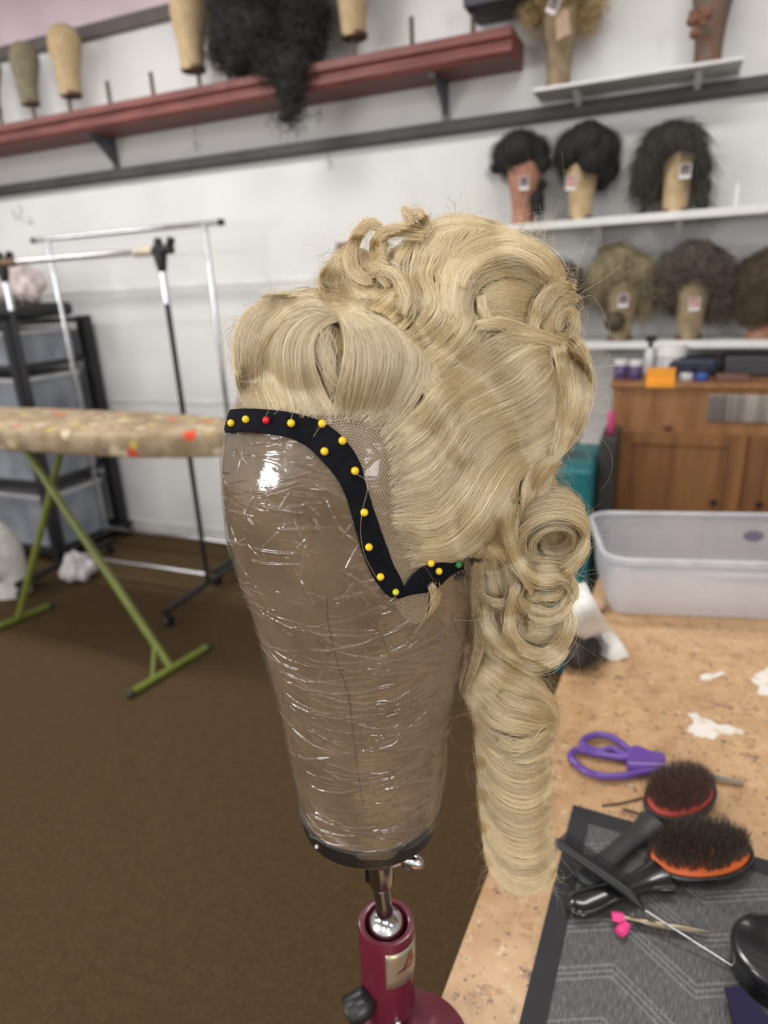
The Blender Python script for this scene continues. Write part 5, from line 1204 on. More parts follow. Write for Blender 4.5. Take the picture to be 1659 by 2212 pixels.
hr = np.random.default_rng(5)
h_blond = hair_mat('blonde_hair', (160, 134, 86), (222, 200, 150), (250, 236, 198), rough=0.24, spec=0.30, tone=True)  # dark-to-light range widened: strand self-shadow and highlights put into the colour
h_cool = hair_mat('cool_blonde_hair', (154, 132, 94), (208, 188, 146), (242, 228, 192), rough=0.24, spec=0.30, tone=True)
h_blond2 = hair_mat('golden_blonde_hair', (162, 132, 80), (214, 188, 134), (242, 224, 176), rough=0.24, spec=0.30, tone=True)
PARTS = {}
def put(part, P, rad, tone=None):
    if tone is None: tone = hr.uniform(0, 1, len(P))
    PARTS.setdefault(part, []).append((P, rad, tone))
RAD = 0.000095
def strands(part, a, guides, M, relief=1.0, clump=0.6, nclump=30, wob=2.0, lift=0.0, thick=1.5, hclump=1.5, trim=(0.05, 0.1), rad=RAD, fly=0.05, jit=1.0):
    """guides G x K x (x, y, lift_mm) in picture coordinates; strands run between them"""
    G, K = guides.shape[:2]; N = len(a)
    g = np.stack([crom(guides[i], 60) for i in range(G)])        # G x 60 x 3
    s0 = hr.uniform(0, trim[0], N); s1 = 1 - hr.uniform(0, trim[1], N)
    s = s0[:, None] + (s1 - s0)[:, None] * np.linspace(0, 1, M)[None]
    cid = np.floor(a / (G - 1) * nclump + hr.uniform(-0.2, 0.2, N)).astype(int)
    cc = (cid + 0.5) / nclump * (G - 1); sh = hr.uniform(-0.3, 0.3, nclump + 3)[np.clip(cid, 0, nclump + 2)] * (G - 1) / nclump
    cst = clump * (0.3 + 0.7 * hr.uniform(0, 1, nclump + 3)[np.clip(cid, 0, nclump + 2)])
    A = a[:, None] + (cc + sh - a)[:, None] * cst[:, None] * np.sin(np.pi * np.clip(s * 0.9 + 0.08, 0, 1)) ** 0.7
    rel = (a - cc) / ((G - 1) / nclump) * 2
    A = np.clip(A, 0, G - 1 - 1e-6) if G > 2 else np.clip(A, -0.1, 1.1 - 1e-6)
    # interpolate across guides (catmull-rom) at each s
    si = s * 59; k0 = np.clip(si.astype(int), 0, 58); fs = (si - k0)[..., None]
    if G > 2:
        i = np.clip(np.floor(A).astype(int), 0, G - 2); f = (A - i)[..., None]
        def gg(j):
            jj = np.clip(j, 0, G - 1); return g[jj, k0] * (1 - fs) + g[jj, k0 + 1] * fs
        p1, p2 = gg(i), gg(i + 1); p0 = np.where((i == 0)[..., None], 2 * p1 - p2, gg(i - 1)); p3 = np.where((i == G - 2)[..., None], 2 * p2 - p1, gg(i + 2))
        X = 0.5 * (2 * p1 + (p2 - p0) * f + (2 * p0 - 5 * p1 + 4 * p2 - p3) * f ** 2 + (3 * p1 - p0 - 3 * p2 + p3) * f ** 3)
    else:
        f = A[..., None]; X = (g[0, k0] * (1 - fs) + g[0, k0 + 1] * fs) * (1 - f) + (g[1, k0] * (1 - fs) + g[1, k0 + 1] * fs) * f
    # waviness of every clump and a little of every strand
    ph = hr.uniform(0, 6.28, (nclump + 3, 2))[np.clip(cid, 0, nclump + 2)]; fr = hr.uniform(0.6, 1.6, nclump + 3)[np.clip(cid, 0, nclump + 2)]
    X[..., 0] += wob * np.sin(s * 6.28 * fr[:, None] + ph[:, :1]); X[..., 1] += wob * 0.7 * np.sin(s * 6.28 * fr[:, None] + ph[:, 1:])
    p2_ = hr.uniform(0, 6.28, (N, 2)); js = np.where(hr.uniform(size=N) < fly, 5.0, 1.0) * jit
    X[..., 0] += (js * hr.normal(size=N))[:, None] * np.sin(s * 5 + p2_[:, :1]); X[..., 1] += (js * hr.normal(size=N))[:, None] * np.sin(s * 5 + p2_[:, 1:])
    lay = hr.uniform(0, 1, N) ** 0.6
    base = hclump * np.clip(1 - rel ** 2, 0, 1) * hr.uniform(0.3, 1, nclump + 3)[np.clip(cid, 0, nclump + 2)]
    L = (lift + relief * X[..., 2] + (base + thick * (lay - 0.6))[:, None] * np.sin(np.pi * (0.12 + 0.8 * s)) + (js > 4)[:, None] * 1.5) / 1000
    P = to3(X[..., 0], X[..., 1], L)
    R = rad * np.minimum(1, np.minimum(0.35 + s * 8, 0.3 + (1.02 - s) * 7)) * hr.uniform(0.75, 1.25, (N, 1))
    tn = 0.62 * hr.uniform(0, 1, nclump + 3)[np.clip(cid, 0, nclump + 2)] + 0.28 * hr.uniform(0, 1, N) + 0.10 * lay
    put(part, P, R, tn)
def sheet(part, rows, n, M=20, **k):
    G = np.array([[p if len(p) == 3 else (p[0], p[1], 0) for p in r] for r in [rs(r_) for r_ in rows]], float)
    strands(part, hr.uniform(0, len(rows) - 1, n), G, M, **k)
KMAX = 8
def rs(r_):
    P = np.array([p if len(p) == 3 else (p[0], p[1], 0) for p in r_], float)
    return [tuple(q) for q in crom(P, KMAX)]
def lock(part, pts, n, lift=2.0, bulge=1.5, M=24, **k):
    """pts: (x, y, halfwidth[, lift]) - a rounded bundle of strands"""
    P = np.array([p if len(p) == 4 else (*p, 0) for p in pts], float); C = crom(P, 24)
    T_ = np.gradient(C[:, :2], axis=0); T_ /= np.linalg.norm(T_, axis=1)[:, None] + 1e-9; Nn = np.stack([-T_[:, 1], T_[:, 0]], 1)
    rows = []
    for u in (-1, -0.5, 0, 0.5, 1):
        mm = C[:, 2] * 0.3; rows.append(np.concatenate([C[:, :2] + Nn * (C[:, 2] * u)[:, None], (lift + C[:, 3] + bulge * mm * math.sqrt(1 - u * u * 0.98))[:, None]], 1))
    strands(part, hr.uniform(0, 4, n), np.array(rows), M, **dict(dict(nclump=9, wob=1.8, thick=2.0, clump=0.5, trim=(0.06, 0.12), jit=1.5, fly=0.1, hclump=1.2), **k))

# ---- front roll
FR = 'front_roll'
sheet(FR, [[(530, 878, -2), (512, 825), (506, 765), (512, 708), (540, 666), (590, 642), (650, 634, -2)],
           [(545, 882, -2), (528, 825), (524, 762), (534, 707), (568, 667), (630, 647), (720, 650, -2)],
           [(575, 886, -2), (556, 828), (550, 762), (563, 707), (600, 670), (670, 654), (760, 655, -2)],
           [(610, 890, -2), (588, 832), (582, 768), (597, 712), (640, 677), (710, 660), (790, 662, -2)],
           [(645, 893, -2), (628, 832), (618, 772), (632, 717), (672, 684), (730, 668), (800, 668, -2)],
           [(690, 897, -2), (668, 852), (655, 795), (657, 740), (686, 702), (730, 680), (790, 672, -2)],
           [(735, 897, -2), (706, 858, 2), (684, 800, 4), (676, 750, 4), (686, 716, 3), (708, 698, 1), (732, 690, -3)]], 9000, M=22, lift=1.5, nclump=60, clump=0.45, wob=1.5)
sheet(FR, [[(725, 895, -2), (722, 855, 2), (737, 795, 3), (746, 745, 4), (742, 708, 3), (730, 684), (715, 672, -2)],
           [(762, 897, -2), (775, 845, 2), (785, 785, 3), (782, 735, 3), (765, 700, 2), (740, 677), (710, 665, -2)],
           [(800, 899, -2), (825, 840), (840, 785, 2), (835, 737, 2), (810, 702), (780, 681), (740, 668, -2)],
           [(832, 905, -2), (870, 845), (890, 792, 2), (885, 747, 2), (860, 714), (825, 691), (790, 680, -2)],
           [(848, 932, -2), (898, 872), (925, 817, 2), (925, 777, 2), (900, 747), (870, 717), (840, 698, -2)]], 8000, M=22, lift=1.5, nclump=50, clump=0.5, wob=1.8)
sheet(FR, [[(560, 640), (620, 634), (690, 632), (760, 640)], [(580, 660), (650, 648), (720, 648), (800, 656)], [(640, 672), (700, 664), (770, 664), (840, 676)]], 900, M=14, lift=-0.5, nclump=20, wob=2, jit=2, fly=.3)
lock(FR, [(700, 700, 10), (697, 740, 16), (706, 790, 18), (722, 850, 14)], 350, lift=-3, fly=0.4, jit=2)
lock(FR, [(715, 660, 14), (660, 655, 12), (600, 690, 10), (560, 760, 8), (552, 830, 8)], 500, lift=4, bulge=.8)
# ---- side waves
SW = 'side_waves'
sheet(SW, [[(846, 932, -2), (905, 882, 1), (945, 832, 3), (990, 792, 1), (1040, 748, 3), (1100, 714, 6), (1165, 722, 5), (1205, 740, 2)],
           [(853, 962, -2), (915, 912, 1), (960, 862, 4), (1005, 827, 1), (1055, 785, 1), (1105, 750, 4), (1155, 738, 4), (1200, 750, 2)],
           [(858, 1002, -2), (925, 957, 1), (966, 902, 4), (1002, 862, 1), (1060, 832, 0), (1110, 802, 3), (1150, 768, 5), (1192, 757, 2)],
           [(860, 1042, -2), (930, 1012, 1), (976, 952, 4), (1006, 907, 1), (1060, 877, 0), (1120, 850, 3), (1165, 817, 5), (1196, 787, 2)],
           [(866, 1082, -2), (940, 1062, 1), (988, 1002, 4), (1020, 952, 1), (1070, 917, 0), (1130, 892, 3), (1180, 862, 5), (1202, 817, 2)],
           [(872, 1122, -2), (948, 1112, 1), (1002, 1057, 4), (1037, 997, 1), (1080, 952, 0), (1140, 927, 3), (1190, 892, 5), (1210, 852, 2)],
           [(882, 1162, -2), (958, 1157, 1), (1018, 1102, 3), (1056, 1037, 2), (1095, 987, 0), (1150, 957, 3), (1192, 927, 4), (1216, 892, 2)],
           [(892, 1196, -2), (968, 1191, 1), (1032, 1146, 3), (1076, 1077, 2), (1110, 1022, 1), (1158, 987, 2), (1196, 957, 2), (1225, 917, 1)],
           [(902, 1214, -2), (978, 1211, 0), (1050, 1170, 1), (1088, 1110, 2), (1108, 1052, 1), (1138, 1010, 1), (1172, 985, 1), (1205, 955, 1)]], 26000, M=26, lift=1.5, relief=1.8, nclump=110, clump=0.6, wob=2.6, hclump=1.3)
sheet(SW, [[(905, 800), (925, 850), (950, 900), (975, 960)], [(935, 790), (960, 850), (985, 900), (1010, 950)]], 500, lift=3, M=12, jit=3, fly=0.3)
# right mass behind the tie
sheet(SW, [[(1180, 732, 3), (1200, 782, 3), (1207, 852, 2), (1205, 912, 2), (1188, 962, 1), (1148, 1012, 0)],
           [(1195, 728, 3), (1220, 772, 3), (1237, 832, 2), (1234, 902, 2), (1212, 957, 1), (1170, 1012, 0)],
           [(1205, 722, 2), (1245, 762, 2), (1260, 822, 1), (1256, 892, 1), (1232, 947, 0), (1185, 1004, 0)],
           [(1215, 712, 0), (1261, 747, 0), (1275, 812, 0), (1271, 882, 0), (1247, 937, 0), (1202, 992, 0)]], 6000, M=20, lift=1.0, nclump=40, clump=0.5, wob=3, fly=0.15)
lock(SW, [(1030, 702, 8), (1075, 697, 12), (1120, 710, 13), (1170, 724, 12), (1213, 738, 7)], 700, lift=7)
lock(SW, [(1198, 745, 10), (1208, 790, 9), (1212, 850, 8), (1205, 930, 8), (1190, 985, 6)], 500, lift=6)
lock(SW, [(1060, 745, 10), (1110, 728, 9), (1160, 733, 9), (1205, 745, 6)], 400, lift=6)
sheet(SW, [[(1145, 1000), (1130, 1060), (1120, 1130), (1105, 1180)], [(1190, 985), (1160, 1040), (1145, 1100), (1130, 1180)], [(1215, 1000), (1190, 1030), (1170, 1070), (1150, 1110)]], 2200, M=14, lift=0.5, nclump=18, wob=3, fly=0.2)
sheet(SW, [[(1060, 1060), (1062, 1110), (1050, 1160), (1010, 1205)], [(1090, 1080), (1090, 1130), (1080, 1170), (1055, 1210)], [(1120, 1090), (1115, 1140), (1100, 1180), (1080, 1215)]], 2200, M=14, lift=2.0, nclump=18, wob=2.5, fly=0.15)
# ---- crown
CR = 'crown_curls'
sheet(CR, [[(1025, 705, 0), (1018, 664, 0), (1036, 622, 0), (1072, 600, 0.5), (1120, 598, 0.5), (1164, 618, 0), (1190, 648, 0)],
           [(1008, 705, 2), (997, 645, 5), (1016, 595, 7), (1060, 564, 7), (1120, 558, 6), (1178, 587, 4), (1208, 632, 1)],
           [(988, 702, 2), (976, 640, 5), (993, 575, 7), (1050, 537, 7), (1120, 530, 6), (1186, 562, 4), (1220, 618, 1)],
           [(962, 702, 0), (953, 632, 3), (968, 562, 5), (1030, 512, 5), (1110, 504, 4), (1180, 540, 2), (1220, 596, 0)]], 8000, M=24, lift=2, nclump=34, clump=0.55, wob=2.5, hclump=1.5)
sheet(CR, [[(1048, 632), (1095, 612), (1150, 622), (1195, 655)], [(1055, 660), (1105, 650), (1150, 658), (1190, 682)], [(1068, 705), (1110, 690), (1150, 698), (1182, 715)]], 3500, M=14, lift=0.5, nclump=14, wob=4, fly=0.3, jit=3)
sheet(CR, [[(870, 520), (920, 486), (980, 470), (1040, 476), (1100, 497), (1150, 534), (1192, 580)], [(880, 550), (925, 512), (985, 492), (1045, 494), (1105, 515), (1155, 552), (1200, 600)], [(900, 580), (945, 540), (1000, 516), (1055, 515), (1110, 535), (1160, 572), (1200, 620)]], 5000, M=20, lift=0, nclump=30, wob=3, fly=0.12, hclump=1.4)
sheet(CR, [[(885, 495, 0), (862, 540, 2), (850, 582, 0), (862, 622, 2), (884, 655, 0)], [(930, 505, 0), (905, 542, 3), (893, 590, 0), (905, 640, 3), (900, 692, 0)],
           [(975, 500, 0), (945, 542, 3), (925, 592, 0), (937, 642, 3), (925, 692, 0)], [(1020, 490, 0), (985, 532, 3), (960, 582, 0), (966, 642, 3), (950, 702, 0)], [(1070, 500, 0), (1025, 527, 3), (995, 572, 1), (985, 622, 3), (975, 685, 0)]], 7000, M=22, lift=1.5, nclump=34, clump=0.65, wob=3.5, hclump=1.8)
sheet(CR, [[(930, 640, 1), (915, 670, 3), (890, 702, 3), (862, 728, 0)], [(975, 640, 1), (960, 690, 4), (925, 727, 4), (890, 752, 0)], [(1006, 658, 1), (1000, 702, 4), (965, 747, 4), (915, 780, 0)], [(1042, 690, 1), (1012, 732, 4), (975, 772, 3), (930, 808, 0)], [(1075, 705, 1), (1045, 750, 3), (1010, 785, 2), (960, 815, 0)]], 6000, M=18, lift=1.5, nclump=26, clump=0.65, wob=2.5, hclump=1.6)
sheet(CR, [[(700, 640), (693, 602), (702, 575), (730, 556), (765, 540)], [(740, 642), (725, 602), (735, 577), (760, 562), (795, 560)], [(795, 645), (770, 617), (775, 592), (800, 577), (835, 570)], [(840, 650), (815, 625), (812, 600), (835, 585), (865, 580)]], 4000, M=16, lift=1, nclump=22, wob=4, fly=0.2, jit=1.6)
sheet(CR, [[(785, 665), (805, 650), (826, 630), (842, 610)], [(815, 672), (835, 655), (852, 635), (860, 615)], [(840, 690), (862, 672), (875, 650), (878, 625)], [(870, 715), (890, 690), (900, 665), (898, 640)]], 3000, M=14, lift=4, nclump=18, wob=2, hclump=1.6)
lock(CR, [(821, 498, 5, 3), (812, 486, 8, 5), (797, 484, 10, 5), (775, 503, 12, 4), (760, 535, 13, 4), (758, 568, 14, 4), (774, 595, 13, 4), (803, 606, 10, 2)], 900, lift=3, bulge=1.0, part=None) if False else None
CB = 'golden_curls'
lock(CB, [(822, 500, 5), (812, 488, 8), (797, 484, 10), (776, 502, 12), (761, 535, 13), (759, 570, 14), (775, 597, 13), (805, 608, 9)], 1100, lift=7, bulge=1.2)
lock(CB, [(872, 446, 2), (884, 466, 4), (889, 484, 7), (897, 497, 9), (912, 502, 10), (873, 497, 12), (842, 500, 12), (819, 515, 12), (811, 540, 11), (817, 562, 10), (836, 582, 7)], 900, lift=9, bulge=1.0)
lock(CB, [(872, 448, 4), (886, 462, 7), (902, 462, 7), (914, 475, 8), (917, 492, 9), (905, 503, 8)], 600, lift=7, bulge=1.2)
lock(CB, [(885, 462, 6), (888, 480, 7), (892, 498, 7)], 250, lift=6)
lock(CR, [(803, 588, 6), (825, 582, 11), (850, 592, 13), (867, 615, 13), (876, 643, 12), (869, 680, 8)], 900, lift=9, bulge=1.4)
lock(CR, [(835, 520, 8), (822, 550, 10), (822, 590, 9), (840, 620, 6)], 500, lift=6)
lock(CR, [(1150, 712, 8), (1163, 672, 13), (1186, 638, 16), (1214, 622, 14), (1243, 622, 6)], 1100, lift=9, bulge=1.4)
lock(CR, [(1180, 716, 6), (1192, 678, 9), (1210, 652, 10), (1232, 640, 9), (1247, 652, 4)], 700, lift=7, bulge=1.2)
lock(CR, [(1200, 716, 5), (1204, 692, 8), (1215, 674, 9), (1230, 670, 9), (1240, 688, 8), (1240, 715, 7), (1228, 730, 5)], 500, lift=4)
lock(CR, [(1000, 620, 8), (1012, 590, 12), (1045, 560, 15), (1095, 545, 15), (1150, 560, 12), (1190, 595, 8)], 1000, lift=8, bulge=1.2)
lock(CR, [(1040, 640, 6), (1045, 670, 9), (1060, 700, 8), (1070, 712, 4)], 350, lift=5)

# ---- 3-D rolls
def roll(part, px, py, off, axis_c, r0, r1, L, n, th0, turns, lift=0.0, M=34, drift=0.25, rad=RAD, spiral=0.35, flat=1.0):
    """sausage curl: strands wound about an axis given in camera axes (right, down, forward); radii in picture pixels"""
    t = float(t0(px, py)) + off / 1000.0; c = atT(px, py, t); k = t / FPX
    ax = W2C @ (np.array(axis_c, float) / np.linalg.norm(axis_c))
    e1 = W2C @ np.array([1.0, 0, 0]); e1 -= ax * (e1 @ ax); e1 /= np.linalg.norm(e1); e2 = np.cross(ax, e1)
    if (e2 @ (W2C @ np.array([0, 1.0, 0]))) < 0: e2 = -e2
    w_ = hr.uniform(0, 1, n); ncl = 16; cid = (w_ * ncl).astype(int); w_ = w_ + ((cid + 0.5) / ncl - w_) * 0.5
    s = np.linspace(0, 1, M)[None]; dep = hr.uniform(0, 1, n) ** 2
    th = th0 + (turns * 2 * np.pi) * s + hr.normal(size=(n, 1)) * 0.12
    R = (r0 + (r1 - r0) * w_[:, None]) * k * (1 - spiral * s ** 1.3 - 0.06 * dep[:, None]) + 0.0008 * np.sin(th * 2 + cid[:, None]) * 0.5
    H = (w_[:, None] + drift * (s - 0.5)) * L * k
    P = c + ax * H[..., None] + e1 * (R * np.cos(th))[..., None] + e2 * (R * np.sin(th) * flat)[..., None]
    P += hr.normal(size=(n, 1, 3)) * 0.0004 * np.where(hr.uniform(size=(n, 1, 1)) < 0.1, 4, 1)
    RRr = rad * np.minimum(1, np.minimum(0.4 + s * 8, 0.3 + (1.02 - s) * 7)) * hr.uniform(0.75, 1.25, (n, 1)) 
    put(part, P, RRr)
RG = 'back_ringlets'
# big curl: opening towards the camera, barrel running back and up
roll(RG, 1194, 1172, -34, (0.02, -0.62, 0.80), 80, 84, 95, 6500, 2.6, 1.25, spiral=0.25)
roll(RG, 1200, 1178, -30, (0.02, -0.62, 0.80), 56, 60, 60, 1800, 1.5, 1.1, spiral=0.4)
lock(RG, [(1100, 1060, 5), (1130, 1042, 12), (1170, 1032, 16), (1215, 1040, 16), (1250, 1075, 15), (1268, 1120, 12), (1270, 1170, 9)], 900, lift=20, bulge=0.8) if False else None
lock(RG, [(1095, 1130, 6), (1105, 1180, 10), (1130, 1225, 13), (1170, 1250, 14), (1215, 1243, 12), (1250, 1210, 9), (1268, 1165, 6)], 900, lift=30, bulge=0.8)
# second curl: bowl of strands
roll(RG, 1182, 1268, -26, (0.15, -0.80, 0.55), 56, 52, 48, 2600, 2.9, 1.1, spiral=0.25)
lock(RG, [(1122, 1290, 4), (1145, 1315, 11), (1180, 1328, 14), (1215, 1318, 12), (1236, 1285, 8)], 700, lift=22, bulge=0.8)
lock(RG, [(1180, 1225, 8), (1215, 1240, 12), (1235, 1265, 11), (1238, 1300, 8)], 500, lift=24, bulge=0.8)
lock(RG, [(1140, 1290, 5), (1165, 1290, 9), (1200, 1285, 10), (1225, 1262, 6)], 500, lift=16)
# open ring below
lock(RG, [(1118, 1262, 5), (1108, 1300, 8), (1100, 1345, 10), (1112, 1385, 12), (1145, 1412, 13), (1185, 1413, 13), (1218, 1385, 12), (1231, 1345, 9), (1222, 1308, 5)], 1700, lift=18, bulge=1.2)
lock(RG, [(1045, 1300, 5), (1047, 1340, 9), (1065, 1378, 11), (1100, 1410, 12), (1150, 1436, 11), (1195, 1428, 8), (1225, 1400, 4)], 1300, lift=20, bulge=1.2)
sheet(RG, [[(1120, 1330), (1150, 1345), (1190, 1345), (1220, 1330)], [(1125, 1365), (1150, 1385), (1185, 1385), (1212, 1362)]], 700, lift=6, M=12, fly=0.3, jit=2.5)
lock(RG, [(1055, 1182, 4), (1085, 1197, 7), (1112, 1220, 8), (1135, 1250, 6), (1150, 1285, 3)], 500, lift=22)
sheet(RG, [[(1020, 1215), (1030, 1260), (1036, 1310), (1040, 1370)], [(1045, 1215), (1055, 1262), (1062, 1305), (1060, 1360)], [(1075, 1205), (1088, 1250), (1092, 1300), (1085, 1350)], [(1110, 1230), (1115, 1262), (1112, 1300), (1100, 1350)]], 3000, lift=2, M=16, wob=4, fly=0.2, nclump=20, hclump=2)
sheet(RG, [[(1028, 1262), (1050, 1285), (1085, 1295), (1118, 1283)], [(1030, 1285), (1055, 1305), (1088, 1310), (1118, 1298)]], 700, lift=10, M=12)
sheet(RG, [[(1010, 1390), (1005, 1430), (1000, 1470), (1010, 1510)], [(1035, 1375), (1035, 1420), (1035, 1465), (1045, 1510)], [(1060, 1370), (1075, 1410), (1090, 1450), (1105, 1490)]], 2200, lift=2, M=14, wob=3, fly=0.25, nclump=16)
lock(RG, [(1012, 1405, 4), (1035, 1398, 4), (1058, 1392, 3)], 160, lift=12, fly=0.5)
# ---- the long hanging ringlet
LR = 'long_ringlet'
TR = [[(1040, 1398), (1080, 1428), (1125, 1450), (1168, 1478), (1197, 1512), (1207, 1552)],
      [(1022, 1420), (1058, 1457), (1102, 1487), (1150, 1508), (1188, 1532), (1206, 1566)],
      [(1006, 1440), (1032, 1484), (1072, 1522), (1120, 1542), (1172, 1553), (1205, 1574)],
      [(998, 1462), (1020, 1522), (1055, 1562), (1103, 1583), (1156, 1588), (1202, 1580)]]
sheet(LR, [[(a, b, 1 + 3 * math.sin(i * 1.2)) for i, (a, b) in enumerate(r)] for r in TR], 6500, M=22, lift=1.5, nclump=36, clump=0.6, wob=3, hclump=1.6, fly=0.1)
AR = [[(1003, 1470), (1025, 1532), (1060, 1578), (1108, 1596), (1158, 1592), (1202, 1566)],
      [(1010, 1500), (1032, 1556), (1064, 1598), (1112, 1618), (1162, 1610), (1198, 1580)],
      [(1026, 1545), (1040, 1612), (1072, 1652), (1116, 1672), (1162, 1666), (1194, 1636)],
      [(1029, 1610), (1045, 1682), (1077, 1724), (1118, 1744), (1162, 1738), (1191, 1706)],
      [(1032, 1670), (1048, 1748), (1080, 1792), (1120, 1812), (1163, 1805), (1193, 1772)],
      [(1036, 1735), (1053, 1812), (1085, 1852), (1124, 1870), (1166, 1863), (1197, 1830)],
      [(1042, 1790), (1058, 1860), (1090, 1898), (1126, 1914), (1168, 1908), (1200, 1874)],
      [(1046, 1830), (1063, 1886), (1096, 1918), (1130, 1930), (1168, 1924), (1200, 1890)]]
sheet(LR, [[(a, b, 1.5) for a, b in r] for r in AR], 15000, M=26, lift=1.2, nclump=46, clump=0.6, wob=1.5, hclump=2.0, fly=0.05, trim=(0.25, 0.05))
lock(LR, [(1090, 1640, 4), (1120, 1664, 9), (1160, 1664, 9), (1192, 1640, 5)], 350, lift=6)
lock(LR, [(1075, 1600, 8), (1110, 1612, 10), (1150, 1606, 10), (1190, 1580, 7)], 500, lift=7)
lock(LR, [(1080, 1500, 9), (1120, 1520, 11), (1165, 1530, 12), (1200, 1560, 7)], 600, lift=7)
sheet(LR, [[(1030, 1560), (1034, 1640), (1036, 1720), (1042, 1800)], [(1045, 1600), (1052, 1680), (1058, 1760), (1075, 1850)]], 900, lift=1, M=14, wob=3)
# ---- wisp in front of the ear
WI = 'ear_wisp'
lock(WI, [(932, 1262, 4), (940, 1290, 6), (938, 1320, 7), (925, 1350, 7), (908, 1375, 7), (893, 1388, 4)], 420, lift=2.5, bulge=0.8, fly=0.15)
# ---- soft hairs over the lace
LH = 'lace_hairs'
sheet(LH, [[(540, 905), (560, 885), (580, 860), (595, 830)], [(700, 905), (712, 885), (735, 862), (760, 835)], [(800, 925), (825, 900), (850, 875), (880, 850)], [(835, 990), (862, 965), (895, 945), (930, 920)], [(840, 1070), (872, 1058), (905, 1050), (945, 1040)], [(850, 1150), (885, 1150), (920, 1150), (960, 1140)], [(885, 1228), (915, 1222), (945, 1216), (985, 1200)]], 3600, M=10, lift=0.2, nclump=60, wob=2, jit=2.5, clump=0.2, rad=0.00006, trim=(0.5, 0.2))

# ---- flyaways
def flyaway(n):
    tot = []
    allp = np.concatenate([P[:, ::3].reshape(-1, 3) for L in PARTS.values() for P, _, _t in L]); 
    d = (allp - CAM) @ W2C; X = d[:, 0] / d[:, 2] * FPX + CX; Y = d[:, 1] / d[:, 2] * FPX + CY
    cx_, cy_ = 940, 800
    # prefer points near the outline: far from the wig centre in their direction
    a = np.arctan2(Y - cy_, X - cx_); rd_ = np.hypot(X - cx_, Y - cy_); b = ((a + np.pi) / (2 * np.pi) * 72).astype(int) % 72
    mx = np.array([np.percentile(rd_[b == k], 97) if (b == k).any() else 1e9 for k in range(72)])
    clear = ~((X < 880) & (Y > 850)) & ~((X < 1000) & (Y > 1180))      # none over the tape and the lace
    out = np.where((rd_ > mx[b] * 0.93) & clear)[0]; anyw = hr.choice(np.where(clear)[0], n // 2)
    idx = np.concatenate([hr.choice(out, n - len(anyw)), anyw])
    M_ = 16; p = allp[idx].copy(); N = len(p)
    ctr = atT(960, 850, float(t0(960, 850)) + 0.0)
    o_ = p - ctr; o_ /= np.linalg.norm(o_, axis=1)[:, None]
    dr = hr.normal(size=(N, 3)) * 0.8 + o_ * 0.5; dr /= np.linalg.norm(dr, axis=1)[:, None]
    axn = np.cross(dr, hr.normal(size=(N, 3))); axn /= np.linalg.norm(axn, axis=1)[:, None]
    Lg = hr.gamma(2.0, 0.009, N) + 0.005; curv = hr.normal(size=N) * 60
    P = np.empty((N, M_, 3)); q = p - o_ * 0.001; 
    for k in range(M_):
        P[:, k] = q; q = q + dr * (Lg / M_)[:, None]; th = (curv * Lg / M_)[:, None]
        dr = dr * np.cos(th) + np.cross(axn, dr) * np.sin(th); dr += o_ * 0.01; dr /= np.linalg.norm(dr, axis=1)[:, None]
    put('flyaway_hairs', P, np.full((N, M_), 0.000042) * np.linspace(1.2, 0.6, M_)[None])
flyaway(1150)
def explicit(pts, off=0.0, rad=0.00005):
    P = crom(np.array(pts, float), 30); q = CAM + rays(P[:, 0], P[:, 1]) * (t0(P[:, 0], P[:, 1]) - off)[:, None]
    put('flyaway_hairs', q[None], np.full((1, 30), rad))
for e in ([(1205, 573), (1225, 580), (1243, 605), (1250, 630)], [(1245, 640), (1270, 642), (1290, 655), (1298, 662)], [(1242, 650), (1280, 640), (1310, 690), (1318, 720), (1315, 770), (1300, 800)],
          [(1278, 780), (1330, 775), (1345, 785), (1340, 800), (1310, 820), (1275, 830)], [(1275, 800), (1300, 785), (1325, 780), (1340, 790), (1300, 788)], [(1240, 640), (1252, 680), (1258, 700), (1268, 740)],
          [(1150, 490), (1155, 470), (1153, 455)], [(1170, 520), (1178, 500), (1170, 480)], [(915, 500), (925, 450), (945, 433), (965, 440), (978, 460)], [(1262, 860), (1290, 850), (1306, 862), (1304, 880), (1280, 872)],
          [(1205, 1000), (1225, 985), (1235, 1005), (1228, 1030)], [(1240, 1240), (1275, 1250), (1300, 1275), (1310, 1285)], [(1232, 1330), (1252, 1370), (1245, 1400), (1215, 1430), (1170, 1445)], [(1200, 1240), (1240, 1290), (1262, 1330), (1240, 1340)],
          [(1026, 1640), (1010, 1655), (1012, 1690), (1028, 1710)], [(505, 755), (495, 745), (482, 748)], [(1030, 1500), (1018, 1540), (1012, 1545)]):
    explicit(e)
for e in ([(685, 945), (700, 925), (725, 912), (760, 905)], [(760, 1015), (792, 1040), (780, 1100), (778, 1150), (790, 1200), (815, 1245)], [(905, 1215), (925, 1245), (940, 1260)]):
    P = crom(np.array(e, float), 24); q = np.array([surf(a, b, 0.0065)[0] for a, b in P]); put('flyaway_hairs', q[None], np.full((1, 24), 0.00006))
tot = 0
